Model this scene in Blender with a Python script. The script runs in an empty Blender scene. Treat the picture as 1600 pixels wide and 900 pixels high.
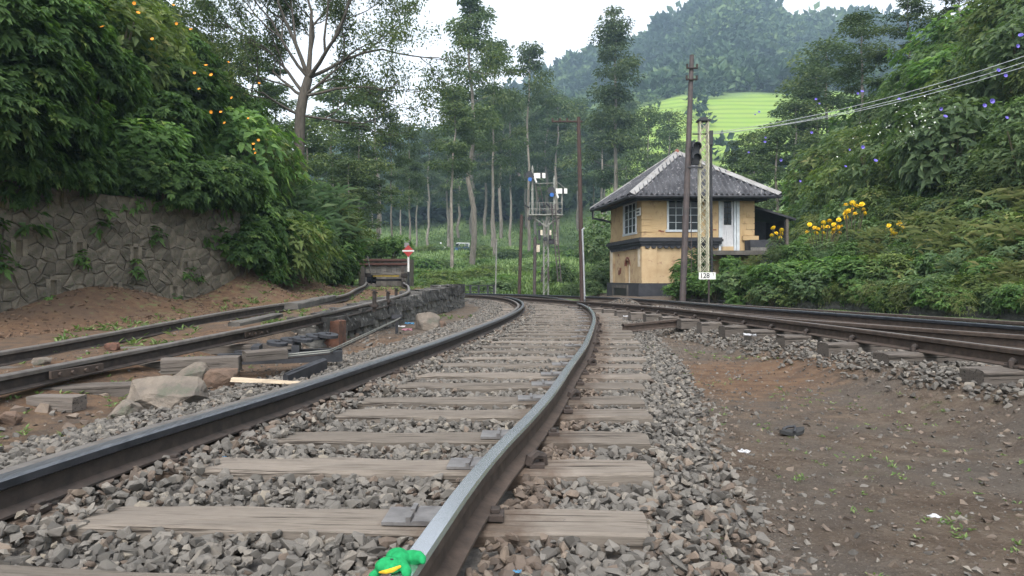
import bpy, bmesh, math, random
import numpy as np
from mathutils import Vector, Matrix, noise as mnoise

# ------------------------------------------------------------------ camera, sky, sun, exposure
S = bpy.context.scene
COL = S.collection
F, CH, YH = 1067.0, 0.90, 436.0            # focal length in photo pixels, eye height, horizon row

cam = bpy.data.cameras.new('camera')
cam.sensor_width = 36.0
cam.lens = 36.0 * F / 1600.0
cam.shift_y = -(450.0 - YH) / 1600.0
cam.clip_start = 0.05
cam.clip_end = 3000
camo = bpy.data.objects.new('camera', cam)
camo.location = (0, 0, CH)
camo.rotation_euler = (math.radians(90), 0, 0)
COL.objects.link(camo)
S.camera = camo

SUN_EL, SUN_AZ = 54.0, 188.0                # azimuth: degrees from +Y towards +X
w = bpy.data.worlds.new('World')
S.world = w
w.use_nodes = True
nt = w.node_tree
nt.nodes.clear()
sky = nt.nodes.new('ShaderNodeTexSky')
sky.sky_type = 'NISHITA'
sky.sun_disc = False
sky.sun_elevation = math.radians(SUN_EL)
sky.sun_rotation = math.radians(SUN_AZ)
sky.air_density = 1.0
sky.dust_density = 3.0
sky.ozone_density = 1.0
hs = nt.nodes.new('ShaderNodeHueSaturation')       # an overcast sky: the blue greyed by cloud
hs.inputs['Saturation'].default_value = 0.22
hs.inputs['Value'].default_value = 1.5
bgn = nt.nodes.new('ShaderNodeBackground')
bgn.inputs['Strength'].default_value = 0.15
outw = nt.nodes.new('ShaderNodeOutputWorld')
nt.links.new(sky.outputs[0], hs.inputs['Color'])
nt.links.new(hs.outputs[0], bgn.inputs['Color'])
nt.links.new(bgn.outputs[0], outw.inputs['Surface'])

sun = bpy.data.lights.new('sun', 'SUN')
sun.energy = 1.0
sun.angle = math.radians(25)
sun.color = (1.0, 0.96, 0.9)
suno = bpy.data.objects.new('sun', sun)
COL.objects.link(suno)
_d = Vector((math.sin(math.radians(SUN_AZ)) * math.cos(math.radians(SUN_EL)),
             math.cos(math.radians(SUN_AZ)) * math.cos(math.radians(SUN_EL)), math.sin(math.radians(SUN_EL))))
suno.rotation_euler = _d.to_track_quat('Z', 'Y').to_euler()

S.view_settings.view_transform = 'Standard'
S.view_settings.look = 'None'
S.view_settings.exposure = 1.12
S.view_settings.gamma = 1.0
S.view_settings.use_curve_mapping = False

RNG = np.random.default_rng(7)
random.seed(7)
HAZE = 0.0008


# ------------------------------------------------------------------ small helpers
def at(x, y, Y):
    """the point that photo pixel (x, y) shows at depth Y"""
    return Vector(((x - 800) * Y / F, Y, CH - (y - YH) * Y / F))


def on(x, y, Z):
    """the point that photo pixel (x, y) shows at height Z"""
    Y = F * (CH - Z) / (y - YH)
    return Vector(((x - 800) * Y / F, Y, Z))


def ss(a, b, x):
    t = np.clip((np.asarray(x, float) - a) / (b - a), 0, 1)
    return t * t * (3 - 2 * t)


def tag(o, label=None, cat=None, group=None, kind=None):
    if label: o['label'] = label
    if cat: o['category'] = cat
    if group: o['group'] = group
    if kind: o['kind'] = kind
    return o


def link(name, me, m=None, parent=None, loc=None):
    o = bpy.data.objects.new(name, me)
    COL.objects.link(o)
    if m is not None and me is not None:
        for k in (m if isinstance(m, (list, tuple)) else [m]):
            me.materials.append(k)
    if parent is not None:
        o.parent = parent
    if loc is not None:
        o.location = loc
    return o


def empty(name, loc, label, cat, group=None, rotz=0.0):
    o = bpy.data.objects.new(name, None)
    o.empty_display_size = 0.1
    COL.objects.link(o)
    o.location = loc
    o.rotation_euler = (0, 0, rotz)
    return tag(o, label, cat, group)


def copy_tree(o, parent=None, kids=None):
    c = o.copy()
    COL.objects.link(c)
    if parent is not None:
        c.parent = parent
    for ch in list(o.children):
        copy_tree(ch, c)
    return c


def np_mesh(name, V, faces, mi=None, tint=None, smooth=False):
    """V (n,3); faces (m,k) with k = 3 or 4"""
    V = np.ascontiguousarray(V, np.float32)
    faces = np.ascontiguousarray(faces, np.int32)
    m, k = faces.shape
    me = bpy.data.meshes.new(name)
    me.vertices.add(len(V))
    me.vertices.foreach_set('co', V.ravel())
    me.loops.add(m * k)
    me.loops.foreach_set('vertex_index', faces.ravel())
    me.polygons.add(m)
    me.polygons.foreach_set('loop_start', np.arange(0, m * k, k, dtype=np.int32))
    me.polygons.foreach_set('loop_total', np.full(m, k, np.int32))
    if mi is not None:
        me.polygons.foreach_set('material_index', np.ascontiguousarray(mi, np.int32))
    me.polygons.foreach_set('use_smooth', np.full(m, smooth, bool))
    me.update(calc_edges=True)
    if tint is not None:
        a = me.attributes.new('tint', 'FLOAT', 'POINT')
        a.data.foreach_set('value', np.ascontiguousarray(tint, np.float32))
    return me


def bm_mesh(name, bm, smooth=False):
    bmesh.ops.recalc_face_normals(bm, faces=bm.faces[:])
    me = bpy.data.meshes.new(name)
    bm.to_mesh(me)
    bm.free()
    if smooth:
        me.polygons.foreach_set('use_smooth', np.ones(len(me.polygons), bool))
    return me


def bx(bm, x0, x1, y0, y1, z0, z1, fn=None, mi=0):
    fn = fn or (lambda a, b, c: (a, b, c))
    v = [bm.verts.new(fn(a, b, c)) for a in (x0, x1) for b in (y0, y1) for c in (z0, z1)]
    for f in ((0, 1, 3, 2), (4, 6, 7, 5), (0, 4, 5, 1), (2, 3, 7, 6), (0, 2, 6, 4), (1, 5, 7, 3)):
        fc = bm.faces.new([v[i] for i in f])
        fc.material_index = mi
    return v


def tube(bm, pts, r, n=8, cap=True, mi=0):
    """a tube through pts, r a number or a list"""
    pts = [Vector(p) for p in pts]
    if not isinstance(r, (list, tuple)): r = [r] * len(pts)
    rings = []
    up = None
    for i, p in enumerate(pts):
        d = (pts[min(i + 1, len(pts) - 1)] - pts[max(i - 1, 0)]).normalized()
        if up is None:
            up = Vector((0, 0, 1)) if abs(d.z) < .9 else Vector((1, 0, 0))
        s = d.cross(up).normalized()
        up = s.cross(d).normalized()
        rings.append([bm.verts.new(p + (s * math.cos(2 * math.pi * k / n) + up * math.sin(2 * math.pi * k / n)) * r[i]) for k in range(n)])
    for a, b in zip(rings, rings[1:]):
        for k in range(n):
            f = bm.faces.new((a[k], a[(k + 1) % n], b[(k + 1) % n], b[k]))
            f.material_index = mi
    if cap:
        for rg in (rings[0][::-1], rings[-1]):
            f = bm.faces.new(rg)
            f.material_index = mi


def cyl(bm, p, q, r, n=10, mi=0):
    tube(bm, [p, q], r, n, True, mi)


def boulder_mesh(name, sx, sy, sz, seed, round_=.0):
    r = np.random.default_rng(seed)
    e = 2.0 if round_ > .5 else 4.5
    P = r.normal(size=(26, 3))
    P /= (np.abs(P) ** e).sum(1)[:, None] ** (1 / e)
    P *= r.uniform(.82, 1.0, (26, 1))
    bm = bmesh.new()
    res = bmesh.ops.convex_hull(bm, input=[bm.verts.new(p) for p in P])
    bmesh.ops.delete(bm, geom=[g for g in res['geom_interior'] if isinstance(g, bmesh.types.BMVert)], context='VERTS')
    bmesh.ops.triangulate(bm, faces=bm.faces[:])
    bmesh.ops.subdivide_edges(bm, edges=bm.edges[:], cuts=3, use_grid_fill=True)
    if round_: bmesh.ops.smooth_vert(bm, verts=bm.verts[:], factor=round_, use_axis_x=True, use_axis_y=True, use_axis_z=True)
    for v in bm.verts:
        p = v.co.copy()
        o = Vector((seed * 3.1, seed * 1.7, seed * .9))
        p += mnoise.noise_vector(p * 2.2 + o) * .09 + mnoise.noise_vector(p * 6 + o) * .035
        v.co = Vector((p.x * sx / 2, p.y * sy / 2, p.z * sz / 2))
    return bm_mesh(name, bm)


def rockmesh(name, sx, sy, sz, seed, rough=.16, cuts=2, squash=.0, smooth=False):
    bm = bmesh.new()
    bmesh.ops.create_cube(bm, size=2)
    bmesh.ops.subdivide_edges(bm, edges=bm.edges[:], cuts=cuts, use_grid_fill=True)
    for v in bm.verts:
        p = v.co.copy()
        n = p.normalized()
        p = p.lerp(n * 1.25, squash)
        o = Vector((seed * 3.1, seed * 1.7, seed * .9))
        p += mnoise.noise_vector(p * 0.9 + o) * rough * 1.6 + mnoise.noise_vector(p * 2.6 + o) * rough * .6
        v.co = Vector((p.x * sx / 2, p.y * sy / 2, p.z * sz / 2))
    return bm_mesh(name, bm, smooth)


# ------------------------------------------------------------------ materials
def _new(name):
    m = bpy.data.materials.new(name)
    m.use_nodes = True
    n = m.node_tree
    n.nodes.clear()
    out = n.nodes.new('ShaderNodeOutputMaterial')
    b = n.nodes.new('ShaderNodeBsdfPrincipled')
    n.links.new(b.outputs[0], out.inputs[0])
    return m, n, b, out


def rgb(c):
    return (c[0], c[1], c[2], 1.0)


def _noise(n, scale, detail=6, rough=.6, co=None, dist=0.0):
    t = n.nodes.new('ShaderNodeTexNoise')
    t.inputs['Scale'].default_value = scale
    t.inputs['Detail'].default_value = detail
    t.inputs['Roughness'].default_value = rough
    t.inputs['Distortion'].default_value = dist
    if co is not None: n.links.new(co, t.inputs['Vector'])
    return t.outputs['Fac']


def _ramp(n, fac, stops):
    r = n.nodes.new('ShaderNodeValToRGB')
    e = r.color_ramp.elements
    while len(e) < len(stops): e.new(0.5)
    for k, (p, c) in enumerate(stops):
        e[k].position = p
        e[k].color = rgb(c) if not isinstance(c, (int, float)) else (c, c, c, 1)
    n.links.new(fac, r.inputs[0])
    return r.outputs[0]


def _mix(n, fac, a, b, mode='MIX'):
    m = n.nodes.new('ShaderNodeMix')
    m.data_type = 'RGBA'
    m.blend_type = mode
    for sock, val in ((0, fac), (6, a), (7, b)):
        if hasattr(val, 'is_output'): n.links.new(val, m.inputs[sock])
        elif sock == 0: m.inputs[0].default_value = val
        else: m.inputs[sock].default_value = rgb(val)
    return m.outputs[2]


def _math(n, op, a, b=None):
    m = n.nodes.new('ShaderNodeMath')
    m.operation = op
    for k, val in enumerate((a, b)):
        if val is None: continue
        if hasattr(val, 'is_output'): n.links.new(val, m.inputs[k])
        else: m.inputs[k].default_value = val
    return m.outputs[0]


def _co(n, kind='Object', scale=None):
    t = n.nodes.new('ShaderNodeTexCoord')
    s = t.outputs[kind]
    if scale:
        mp = n.nodes.new('ShaderNodeMapping')
        mp.inputs['Scale'].default_value = scale
        n.links.new(s, mp.inputs['Vector'])
        s = mp.outputs[0]
    return s


def _bump(n, b, h, strength, dist=.02):
    k = n.nodes.new('ShaderNodeBump')
    k.inputs['Strength'].default_value = strength
    k.inputs['Distance'].default_value = dist
    n.links.new(h, k.inputs['Height'])
    n.links.new(k.outputs[0], b.inputs['Normal'])


def mat(name, c1, c2=None, rough=.85, scale=6, metal=0.0, bump=0.0, bscale=None, bdist=.02, spec=.4, stretch=None,
        tint=0.0, objvar=0.0, spots=None, coord='Object', lo=.35, hi=.65):
    """two-tone noise; tint: strength of the per-piece attribute; objvar: brightness change per object; spots: (colour, scale, threshold)"""
    m, n, b, out = _new(name)
    co = _co(n, coord, stretch)
    c2 = c2 or tuple(x * .75 for x in c1)
    col = _ramp(n, _noise(n, scale, co=co), [(lo, c1), (hi, c2)])
    if spots:
        f = _ramp(n, _noise(n, spots[1], 5, .65, co=co), [(spots[2], 0.0), (min(1, spots[2] + .08), 1.0)])
        col = _mix(n, f, col, spots[0])
    if tint:
        a = n.nodes.new('ShaderNodeAttribute')
        a.attribute_name = 'tint'
        v = _math(n, 'ADD', _math(n, 'MULTIPLY', a.outputs['Fac'], tint), 1 - tint / 2)
        col = _mix(n, 1.0, col, v, 'MULTIPLY')
    if objvar:
        oi = n.nodes.new('ShaderNodeObjectInfo')
        v = _math(n, 'ADD', _math(n, 'MULTIPLY', oi.outputs['Random'], objvar), 1 - objvar / 2)
        col = _mix(n, 1.0, col, v, 'MULTIPLY')
    n.links.new(col, b.inputs['Base Color'])
    b.inputs['Roughness'].default_value = rough
    b.inputs['Metallic'].default_value = metal
    b.inputs['Specular IOR Level'].default_value = spec
    if bump:
        _bump(n, b, _noise(n, bscale or scale * 3, 8, .65, co=co), bump, bdist)
    return m


def leafmat(name, c1, c2, c3=None, trans=.42, rough=.6, objvar=.5):
    m, n, b, out = _new(name)
    a = n.nodes.new('ShaderNodeAttribute')
    a.attribute_name = 'tint'
    stops = [(0.0, c1), (.75, c2)] + ([(1.0, c3)] if c3 else [])
    col = _ramp(n, a.outputs['Fac'], stops)
    oi = n.nodes.new('ShaderNodeObjectInfo')
    v = _math(n, 'ADD', _math(n, 'MULTIPLY', oi.outputs['Random'], objvar), 1 - objvar / 2)
    col = _mix(n, 1.0, col, v, 'MULTIPLY')
    n.links.new(col, b.inputs['Base Color'])
    b.inputs['Roughness'].default_value = rough
    b.inputs['Specular IOR Level'].default_value = .2
    tr = n.nodes.new('ShaderNodeBsdfTranslucent')
    n.links.new(_mix(n, 1.0, col, (1.3, 1.45, .7), 'MULTIPLY'), tr.inputs['Color'])
    mx = n.nodes.new('ShaderNodeMixShader')
    mx.inputs[0].default_value = trans
    n.links.new(b.outputs[0], mx.inputs[1])
    n.links.new(tr.outputs[0], mx.inputs[2])
    n.links.new(mx.outputs[0], out.inputs[0])
    return m


M = {}
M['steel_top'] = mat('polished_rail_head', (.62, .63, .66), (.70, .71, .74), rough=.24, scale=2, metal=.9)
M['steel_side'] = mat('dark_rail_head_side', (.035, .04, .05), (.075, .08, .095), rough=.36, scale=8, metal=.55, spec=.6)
M['rust'] = mat('rusty_rail_web', (.042, .03, .024), (.078, .056, .044), rough=.9, scale=14, bump=.3, bscale=60, bdist=.004, spots=((.05, .04, .035), 30, .58))
M['rust_dark'] = mat('dark_rusty_iron', (.022, .018, .016), (.05, .037, .031), rough=.85, scale=12, bump=.25, bscale=50, bdist=.004)
M['rust_top'] = mat('dull_rail_head', (.13, .115, .105), (.2, .18, .165), rough=.5, scale=10, metal=.4)
M['black_iron'] = mat('black_iron', (.018, .019, .022), (.04, .04, .045), rough=.6, scale=9, spec=.4)
M['plate'] = mat('worn_steel_plate', (.12, .112, .11), (.21, .20, .195), rough=.5, scale=15, metal=.35, bump=.1)
M['galv'] = mat('galvanised_wire', (.33, .34, .36), (.45, .47, .49), rough=.5, metal=.3)


def woodmat(name, c1, c2, crack, objvar=.4, seat=False):
    m, n, b, out = _new(name)
    co = _co(n, 'Object', (1.2, 22, 22))
    g = _noise(n, 3.0, 8, .62, co=co, dist=.25)
    col = _ramp(n, g, [(.3, c1), (.52, c2), (.66, tuple(x * .72 for x in c1))])
    ck = _noise(n, 1.6, 3, .55, co=_co(n, 'Object', (.8, 34, 30)), dist=.3)
    ckr = _ramp(n, ck, [(.60, 0.0), (.66, 1.0)])
    col = _mix(n, ckr, col, crack)
    big = _noise(n, 2.2, 4, .6, co=_co(n, 'Object'))
    col = _mix(n, _ramp(n, big, [(.45, 0.0), (.75, .55)]), col, (.10, .085, .07))
    if seat:
        sx = n.nodes.new('ShaderNodeSeparateXYZ')
        n.links.new(_co(n, 'Object'), sx.inputs[0])
        dd = _math(n, 'ABSOLUTE', _math(n, 'SUBTRACT', _math(n, 'ABSOLUTE', _math(n, 'ADD', sx.outputs[0], .03)), .885))
        st_ = _math(n, 'ADD', dd, _math(n, 'MULTIPLY', _math(n, 'SUBTRACT', _noise(n, 9, 5, .65, co=_co(n, 'Object')), .5), .55))
        col = _mix(n, _ramp(n, st_, [(.08, .85), (.30, 0.0)]), col, (.075, .052, .038))
    oi = n.nodes.new('ShaderNodeObjectInfo')
    v = _math(n, 'ADD', _math(n, 'MULTIPLY', oi.outputs['Random'], objvar), 1 - objvar / 2)
    col = _mix(n, 1.0, col, v, 'MULTIPLY')
    n.links.new(col, b.inputs['Base Color'])
    b.inputs['Roughness'].default_value = .9
    b.inputs['Specular IOR Level'].default_value = .2
    h = _math(n, 'SUBTRACT', g, _math(n, 'MULTIPLY', ckr, .8))
    _bump(n, b, h, .6, .012)
    return m


M['sleeper'] = woodmat('weathered_sleeper_wood', (.125, .104, .085), (.17, .146, .123), (.04, .032, .026), seat=True)
M['sleeper_dark'] = woodmat('dark_sleeper_wood', (.085, .073, .063), (.14, .12, .105), (.03, .026, .022))
M['plank'] = woodmat('pale_plank_wood', (.33, .26, .18), (.42, .34, .25), (.3, .22, .15))
M['grey_wood'] = woodmat('grey_board_wood', (.19, .17, .145), (.29, .265, .23), (.05, .045, .04))
def ballastmat():
    m, n, b, out = _new('ballast_stone')
    co = _co(n, 'Object')
    a = n.nodes.new('ShaderNodeAttribute')
    a.attribute_name = 'tint'
    t = a.outputs['Fac']                       # 0..1 grey stones dark to pale, 1..2 the same coated with brown rail dust
    br = _ramp(n, _math(n, 'SUBTRACT', t, 1.0), [(0.0, 0.0), (.02, 1.0)])
    v = _math(n, 'FRACT', t)
    grey = _ramp(n, v, [(0.0, (.065, .059, .053)), (.3, (.112, .103, .092)), (.7, (.158, .144, .128)), (.93, (.20, .177, .15)), (1.0, (.25, .215, .165))])
    brown = _ramp(n, v, [(0.0, (.07, .052, .041)), (.5, (.13, .098, .077)), (1.0, (.19, .148, .115))])
    col = _mix(n, br, grey, brown)
    col = _mix(n, _ramp(n, _noise(n, 26, 5, .65, co=co), [(.35, 0.0), (.7, .45)]), col, (.10, .092, .082))
    n.links.new(col, b.inputs['Base Color'])
    b.inputs['Roughness'].default_value = .95
    b.inputs['Specular IOR Level'].default_value = .2
    _bump(n, b, _noise(n, 70, 7, .7, co=co), .45, .006)
    return m


M['ballast'] = ballastmat()
M['rock'] = mat('field_rock', (.195, .162, .13), (.11, .094, .08), rough=.95, scale=5, bump=.7, bscale=22, bdist=.03, objvar=.3, spots=((.10, .10, .075), 3.5, .56))
M['rock_brown'] = mat('brown_rock', (.16, .105, .075), (.09, .062, .046), rough=.95, scale=6, bump=.7, bscale=25, bdist=.02)
M['rock_red'] = mat('red_laterite', (.16, .072, .045), (.09, .052, .038), rough=.95, scale=7, bump=.8, bscale=25, bdist=.03)
M['block'] = mat('lichen_dark_stone', (.042, .04, .038), (.11, .103, .094), rough=.95, scale=5, bump=.9, bscale=20, bdist=.03, objvar=.6,
                 spots=((.36, .35, .32), 9, .61))
M['block_low'] = mat('grey_rubble_stone', (.155, .148, .134), (.07, .066, .06), rough=.95, scale=6, bump=.9, bscale=22, bdist=.03, objvar=.6,
                     spots=((.30, .29, .26), 9, .62))
M['wallstone'] = mat('wall_rubble_stone', (.175, .148, .112), (.085, .074, .058), rough=.95, scale=5.5, bump=.9, bscale=26, bdist=.03, objvar=.6,
                     spots=((.10, .105, .055), 4.5, .58))
M['mortar'] = mat('earthy_mortar', (.14, .115, .082), (.085, .072, .052), rough=1, scale=3, bump=.6, bscale=18, spots=((.075, .085, .035), 2.5, .56))
M['ochre'] = mat('ochre_limewash', (.48, .345, .19), (.41, .29, .15), rough=.9, scale=1.1, bump=.15, bscale=14, spots=((.33, .215, .12), 3.4, .57), coord='Object')
M['ochre_low'] = mat('worn_ochre_limewash', (.49, .365, .215), (.40, .28, .155), rough=.9, scale=2.2, bump=.15, bscale=16, spots=((.33, .21, .13), 3.6, .57))
M['whitewash'] = mat('whitewash', (.62, .56, .46), (.5, .42, .3), rough=.9, scale=5)
M['redbrick'] = mat('bare_brick', (.25, .09, .055), (.16, .07, .05), rough=.95, scale=9, bump=.3)
M['slate_black'] = mat('black_painted_plaster', (.022, .024, .03), (.042, .042, .048), rough=.7, scale=4, bump=.1)
M['white_paint'] = mat('weathered_white_paint', (.55, .585, .60), (.44, .47, .49), rough=.6, scale=7)
M['grey_paint'] = mat('grey_door_paint', (.55, .545, .55), (.45, .45, .46), rough=.6, scale=6)
M['white_metal'] = mat('white_ridge_metal', (.28, .275, .27), (.19, .18, .17), rough=.7, scale=3, spots=((.2, .13, .10), 4, .62))
M['roof'] = mat('mossy_asbestos_sheet', (.082, .082, .089), (.033, .033, .038), rough=.95, scale=1.6, bump=.4, bscale=16, spots=((.22, .215, .22), 9, .58))
M['concrete'] = mat('dirty_concrete', (.12, .108, .095), (.06, .056, .05), rough=.95, scale=4, bump=.3)
M['sign_white'] = mat('white_enamel', (.72, .71, .68), (.62, .6, .56), rough=.5, scale=8)
M['sign_red'] = mat('red_enamel', (.42, .04, .035), (.34, .04, .035), rough=.5, scale=8)
M['sign_black'] = mat('black_enamel', (.012, .012, .013), (.02, .02, .02), rough=.5)  # sign paint; also the painted shade in the plinth's wire opening
M['pole_brown'] = mat('rusty_brown_pole', (.07, .042, .034), (.045, .03, .026), rough=.85, scale=6)
M['pole_dark'] = mat('dark_iron_pole', (.052, .042, .042), (.085, .066, .062), rough=.75, scale=5)
M['cream'] = mat('faded_cream_paint', (.44, .42, .32), (.34, .32, .23), rough=.7, scale=9, spots=((.2, .12, .07), 9, .64))
M['grey_post'] = mat('weathered_grey_post', (.27, .27, .24), (.18, .18, .16), rough=.8, scale=8)
M['yellow_paint'] = mat('chipped_yellow_paint', (.42, .30, .045), (.25, .17, .04), rough=.7, scale=7)
M['blue_paint'] = mat('blue_vehicle_paint', (.03, .10, .36), (.025, .085, .3), rough=.3, spec=.6)
M['blue_glass'] = mat('blue_spectacle_glass', (.02, .12, .4), (.02, .1, .35), rough=.2)
M['rubber'] = mat('black_rubber', (.02, .02, .02), (.03, .03, .03), rough=.8)
M['cloth_dark'] = mat('dark_cloth', (.02, .028, .06), (.03, .035, .07), rough=.9)
M['skin'] = mat('skin', (.22, .12, .075), (.2, .11, .07), rough=.6)
M['plush'] = mat('green_plush', (.022, .29, .10), (.018, .22, .075), rough=1.0, scale=90, bump=.8, bscale=500, bdist=.002, spec=.05)
M['plush_yellow'] = mat('yellow_plush', (.56, .36, .02), (.5, .3, .02), rough=.95, scale=60, bump=.3, bscale=400, bdist=.001)
M['bark_pale'] = mat('pale_gum_bark', (.25, .22, .185), (.125, .105, .085), rough=.9, scale=2, stretch=(5, 5, .7), objvar=.4)
M['bark_brown'] = mat('grey_brown_bark', (.11, .095, .078), (.06, .052, .042), rough=.95, scale=4, stretch=(4, 4, 1), bump=.5, bscale=12, spots=((.3, .29, .26), 3, .66))
M['stem'] = mat('green_brown_stem', (.09, .085, .04), (.06, .05, .03), rough=.9)
M['rooftile'] = mat('clay_roof', (.27, .13, .09), (.2, .1, .075), rough=.9)
M['house_wall'] = mat('pale_plaster', (.5, .46, .4), (.42, .38, .33), rough=.9)
M['petal_yellow'] = mat('yellow_petals', (.86, .62, .02), (.8, .5, .015), rough=.7, scale=30)
M['petal_orange'] = mat('orange_petals', (.75, .28, .015), (.65, .22, .01), rough=.7)
M['petal_blue'] = mat('blue_petals', (.20, .17, .56), (.15, .12, .45), rough=.7)
M['petal_white'] = mat('white_petals', (.62, .64, .58), (.5, .53, .45), rough=.7)
M['litter_white'] = mat('white_litter', (.7, .7, .7), (.6, .6, .62), rough=.6)
M['litter_blue'] = mat('blue_litter', (.12, .38, .6), (.1, .3, .5), rough=.5)
M['litter_pink'] = mat('pink_litter', (.5, .25, .3), (.45, .2, .25), rough=.5)
M['leaf_near'] = leafmat('broad_leaf', (.032, .07, .022), (.085, .15, .042), (.175, .23, .07))
M['leaf_olive'] = leafmat('olive_leaf', (.06, .092, .028), (.14, .185, .058), (.22, .215, .08))
M['leaf_lush'] = leafmat('lush_leaf', (.05, .105, .03), (.12, .205, .06), (.22, .29, .085))
M['leaf_grey'] = leafmat('grey_green_leaf', (.06, .102, .046), (.135, .195, .088), (.22, .26, .125))
M['leaf_gum'] = leafmat('gum_leaf', (.036, .062, .024), (.082, .118, .042), (.14, .165, .06), trans=.25, objvar=.5)
M['leaf_tree'] = leafmat('fine_tree_leaf', (.05, .085, .032), (.1, .14, .055), (.16, .18, .07), trans=.35)
M['leaf_reed'] = leafmat('reed_leaf', (.08, .14, .07), (.15, .23, .12), (.24, .30, .18))
M['leaf_dry'] = leafmat('dry_brush', (.10, .125, .05), (.19, .215, .09), (.28, .26, .13))
M['leaf_hill'] = leafmat('hill_forest_leaf', (.018, .04, .02), (.045, .085, .035), (.085, .13, .045), trans=.1, objvar=.0)
M['grass'] = leafmat('meadow_grass', (.08, .13, .045), (.155, .225, .08), (.23, .28, .12), trans=.3, objvar=.0)

# ------------------------------------------------------------------ the ground: one height function
WALL_A, WALL_B = Vector((-8.92, 7.5)), Vector((-6.2, 15.5))


def x_platform(Y):
    return np.interp(Y, [0, 4, 8, 10.3, 24, 34, 60], [-3.4, -3.3, -3.1, -3.1, -2.15, -3.4, -12])


def x_left(Y):
    return np.interp(Y, [-20, 0, 15.5, 18, 24, 30, 60, 100, 160, 600], [-18, -11.47, -6.2, -6.1, -6.7, -8.0, -17.5, -31, -60, -240])


def x_right(Y):
    return np.interp(Y, [-20, 0, 13.8, 20, 24, 30, 40, 60, 100, 160, 600], [22, 16, 11.3, 9.6, 9.8, 10.8, 13.8, 22.5, 40, 75, 330])


def siding_z(Y):
    return np.interp(Y, [-10, 0, 5, 10, 14, 21, 28, 36, 46], [-.1, -.06, .0, .2, .34, .56, .6, .5, .6])


def tz(X, Y):
    X = np.asarray(X, float)
    Y = np.asarray(Y, float)
    prof = np.interp(Y, [0, 33, 38, 45, 52, 60, 80, 100, 120, 145, 165, 180, 235, 300, 340, 385, 430, 480, 600],
                     [-.12, -.12, .1, .75, 1.3, 1.8, 3.2, 4.7, 6.4, 14, 25, 33.5, 63, 88, 110, 140, 166, 150, 130])
    t = X / np.maximum(Y, 1.0)
    lat = np.interp(t, [-1.2, -.35, -.1, .05, .12, .19, .25, .315, .36, .41, .55, .9], [.30, .40, .52, .74, .82, .88, .97, 1.17, 1.05, .95, .95, .8])
    lat2 = np.interp(t, [-1.2, -.35, -.1, .05, .12, .17, .25, .45, .9], [.3, .4, .5, .66, .8, .93, 1.0, 1.03, .85])
    k = ss(100, 190, Y)
    k2 = ss(245, 360, Y)
    z = prof * (1 - k + k * (lat2 * (1 - k2) + lat * k2))
    far = ss(36, 55, Y)
    # siding platform on the left
    xp = x_platform(Y)
    soft = np.interp(Y, [0, 9.5, 10.6, 24, 30], [1.1, .9, .12, .12, 1.2])
    pl = ss(0, 1, (xp - X) / soft + .0) * (1 - far)
    z = z * (1 - pl) + siding_z(Y) * pl
    # right-hand track stands a little higher
    xe = np.interp(Y, [0, 12, 18, 24], [2.75, 2.75, 2.4, 1.6])
    rt = ss(0, 1, (X - xe) / .85) * ss(-6, 2, Y) * (1 - ss(16, 30, Y))
    z = z + rt * .225
    # building plot
    z = z + .35 * ss(3.0, 4.2, X) * ss(21.5, 24.3, Y) * (1 - ss(34, 46, Y)) * (1 - rt * .3)
    # left bank
    dl = x_left(Y) - X
    wallish = 1 - ss(15.0, 16.2, Y)
    h1 = 1.72 * ss(.26, .48, dl) + np.clip(dl - .45, 0, 6) * 1.25
    h2 = np.clip(dl + .2, 0, 5.5) * 1.45
    hb = (h1 * wallish + h2 * (1 - wallish)) * (1 - .75 * ss(30, 60, Y)) * (1 - ss(90, 140, Y))
    hb = np.where(dl > -.3, hb, 0)
    toe = .42 * ss(-1.5, -.05, dl) * np.where(dl < .06, 1, 1) * ss(6, 10, Y) * (1 - ss(20, 26, Y)) * (.75 + .5 * np.sin(Y * 1.7))
    z = z + np.maximum(hb, 0) + toe * (dl < .4)
    # right bank
    dr = X - x_right(Y)
    hr = (np.clip(dr, 0, 1.2) * .8 + np.clip(dr - 1.2, 0, 7.5) * 1.15 + np.clip(dr - 8.7, 0, 30) * .25) * (1 - ss(80, 140, Y)) * ss(-25, 4, Y)
    z = z + hr
    # small undulation
    z = z + .025 * np.sin(X * 1.9 + 1.3 * np.sin(Y * .8)) * np.sin(Y * 1.7) * (1 - far) * (np.abs(X) > 1.2) + far * .5 * np.sin(X * .23 + 1) * np.sin(Y * .19) * ss(45, 70, Y)
    return z


def tzs(x, y):
    return float(tz(np.array([x]), np.array([y]))[0])


ang = np.concatenate([np.radians(np.arange(-46, 46.01, .25)), np.radians(np.arange(50, 314.1, 4))])
rad = np.concatenate([np.linspace(.4, 6, 57)[:-1], 6 * (580 / 6) ** np.linspace(0, 1, 190)])
A_, R_ = np.meshgrid(ang, rad, indexing='ij')
GX, GY = R_ * np.sin(A_), R_ * np.cos(A_)
GZ = tz(GX, GY)
na, nr = GX.shape
idx = np.arange(na * nr).reshape(na, nr)
i2 = np.roll(idx, -1, 0)
q = np.stack([idx[:, :-1], idx[:, 1:], i2[:, 1:], i2[:, :-1]], -1).reshape(-1, 4)[:, ::-1]
gm = np_mesh('ground', np.stack([GX, GY, GZ], -1).reshape(-1, 3), q, smooth=True)
# close the hole under the camera
bmg = bmesh.new()
bmg.from_mesh(gm)
bmg.verts.ensure_lookup_table()
bmg.faces.new([bmg.verts[int(k)] for k in idx[::-1, 0]])
bmg.to_mesh(gm)
bmg.free()
gx, gy, gz = GX.ravel(), GY.ravel(), GZ.ravel()


def blob(x, y, rx, ry):
    return np.exp(-(((gx - x) / rx) ** 2 + ((gy - y) / ry) ** 2))


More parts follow.
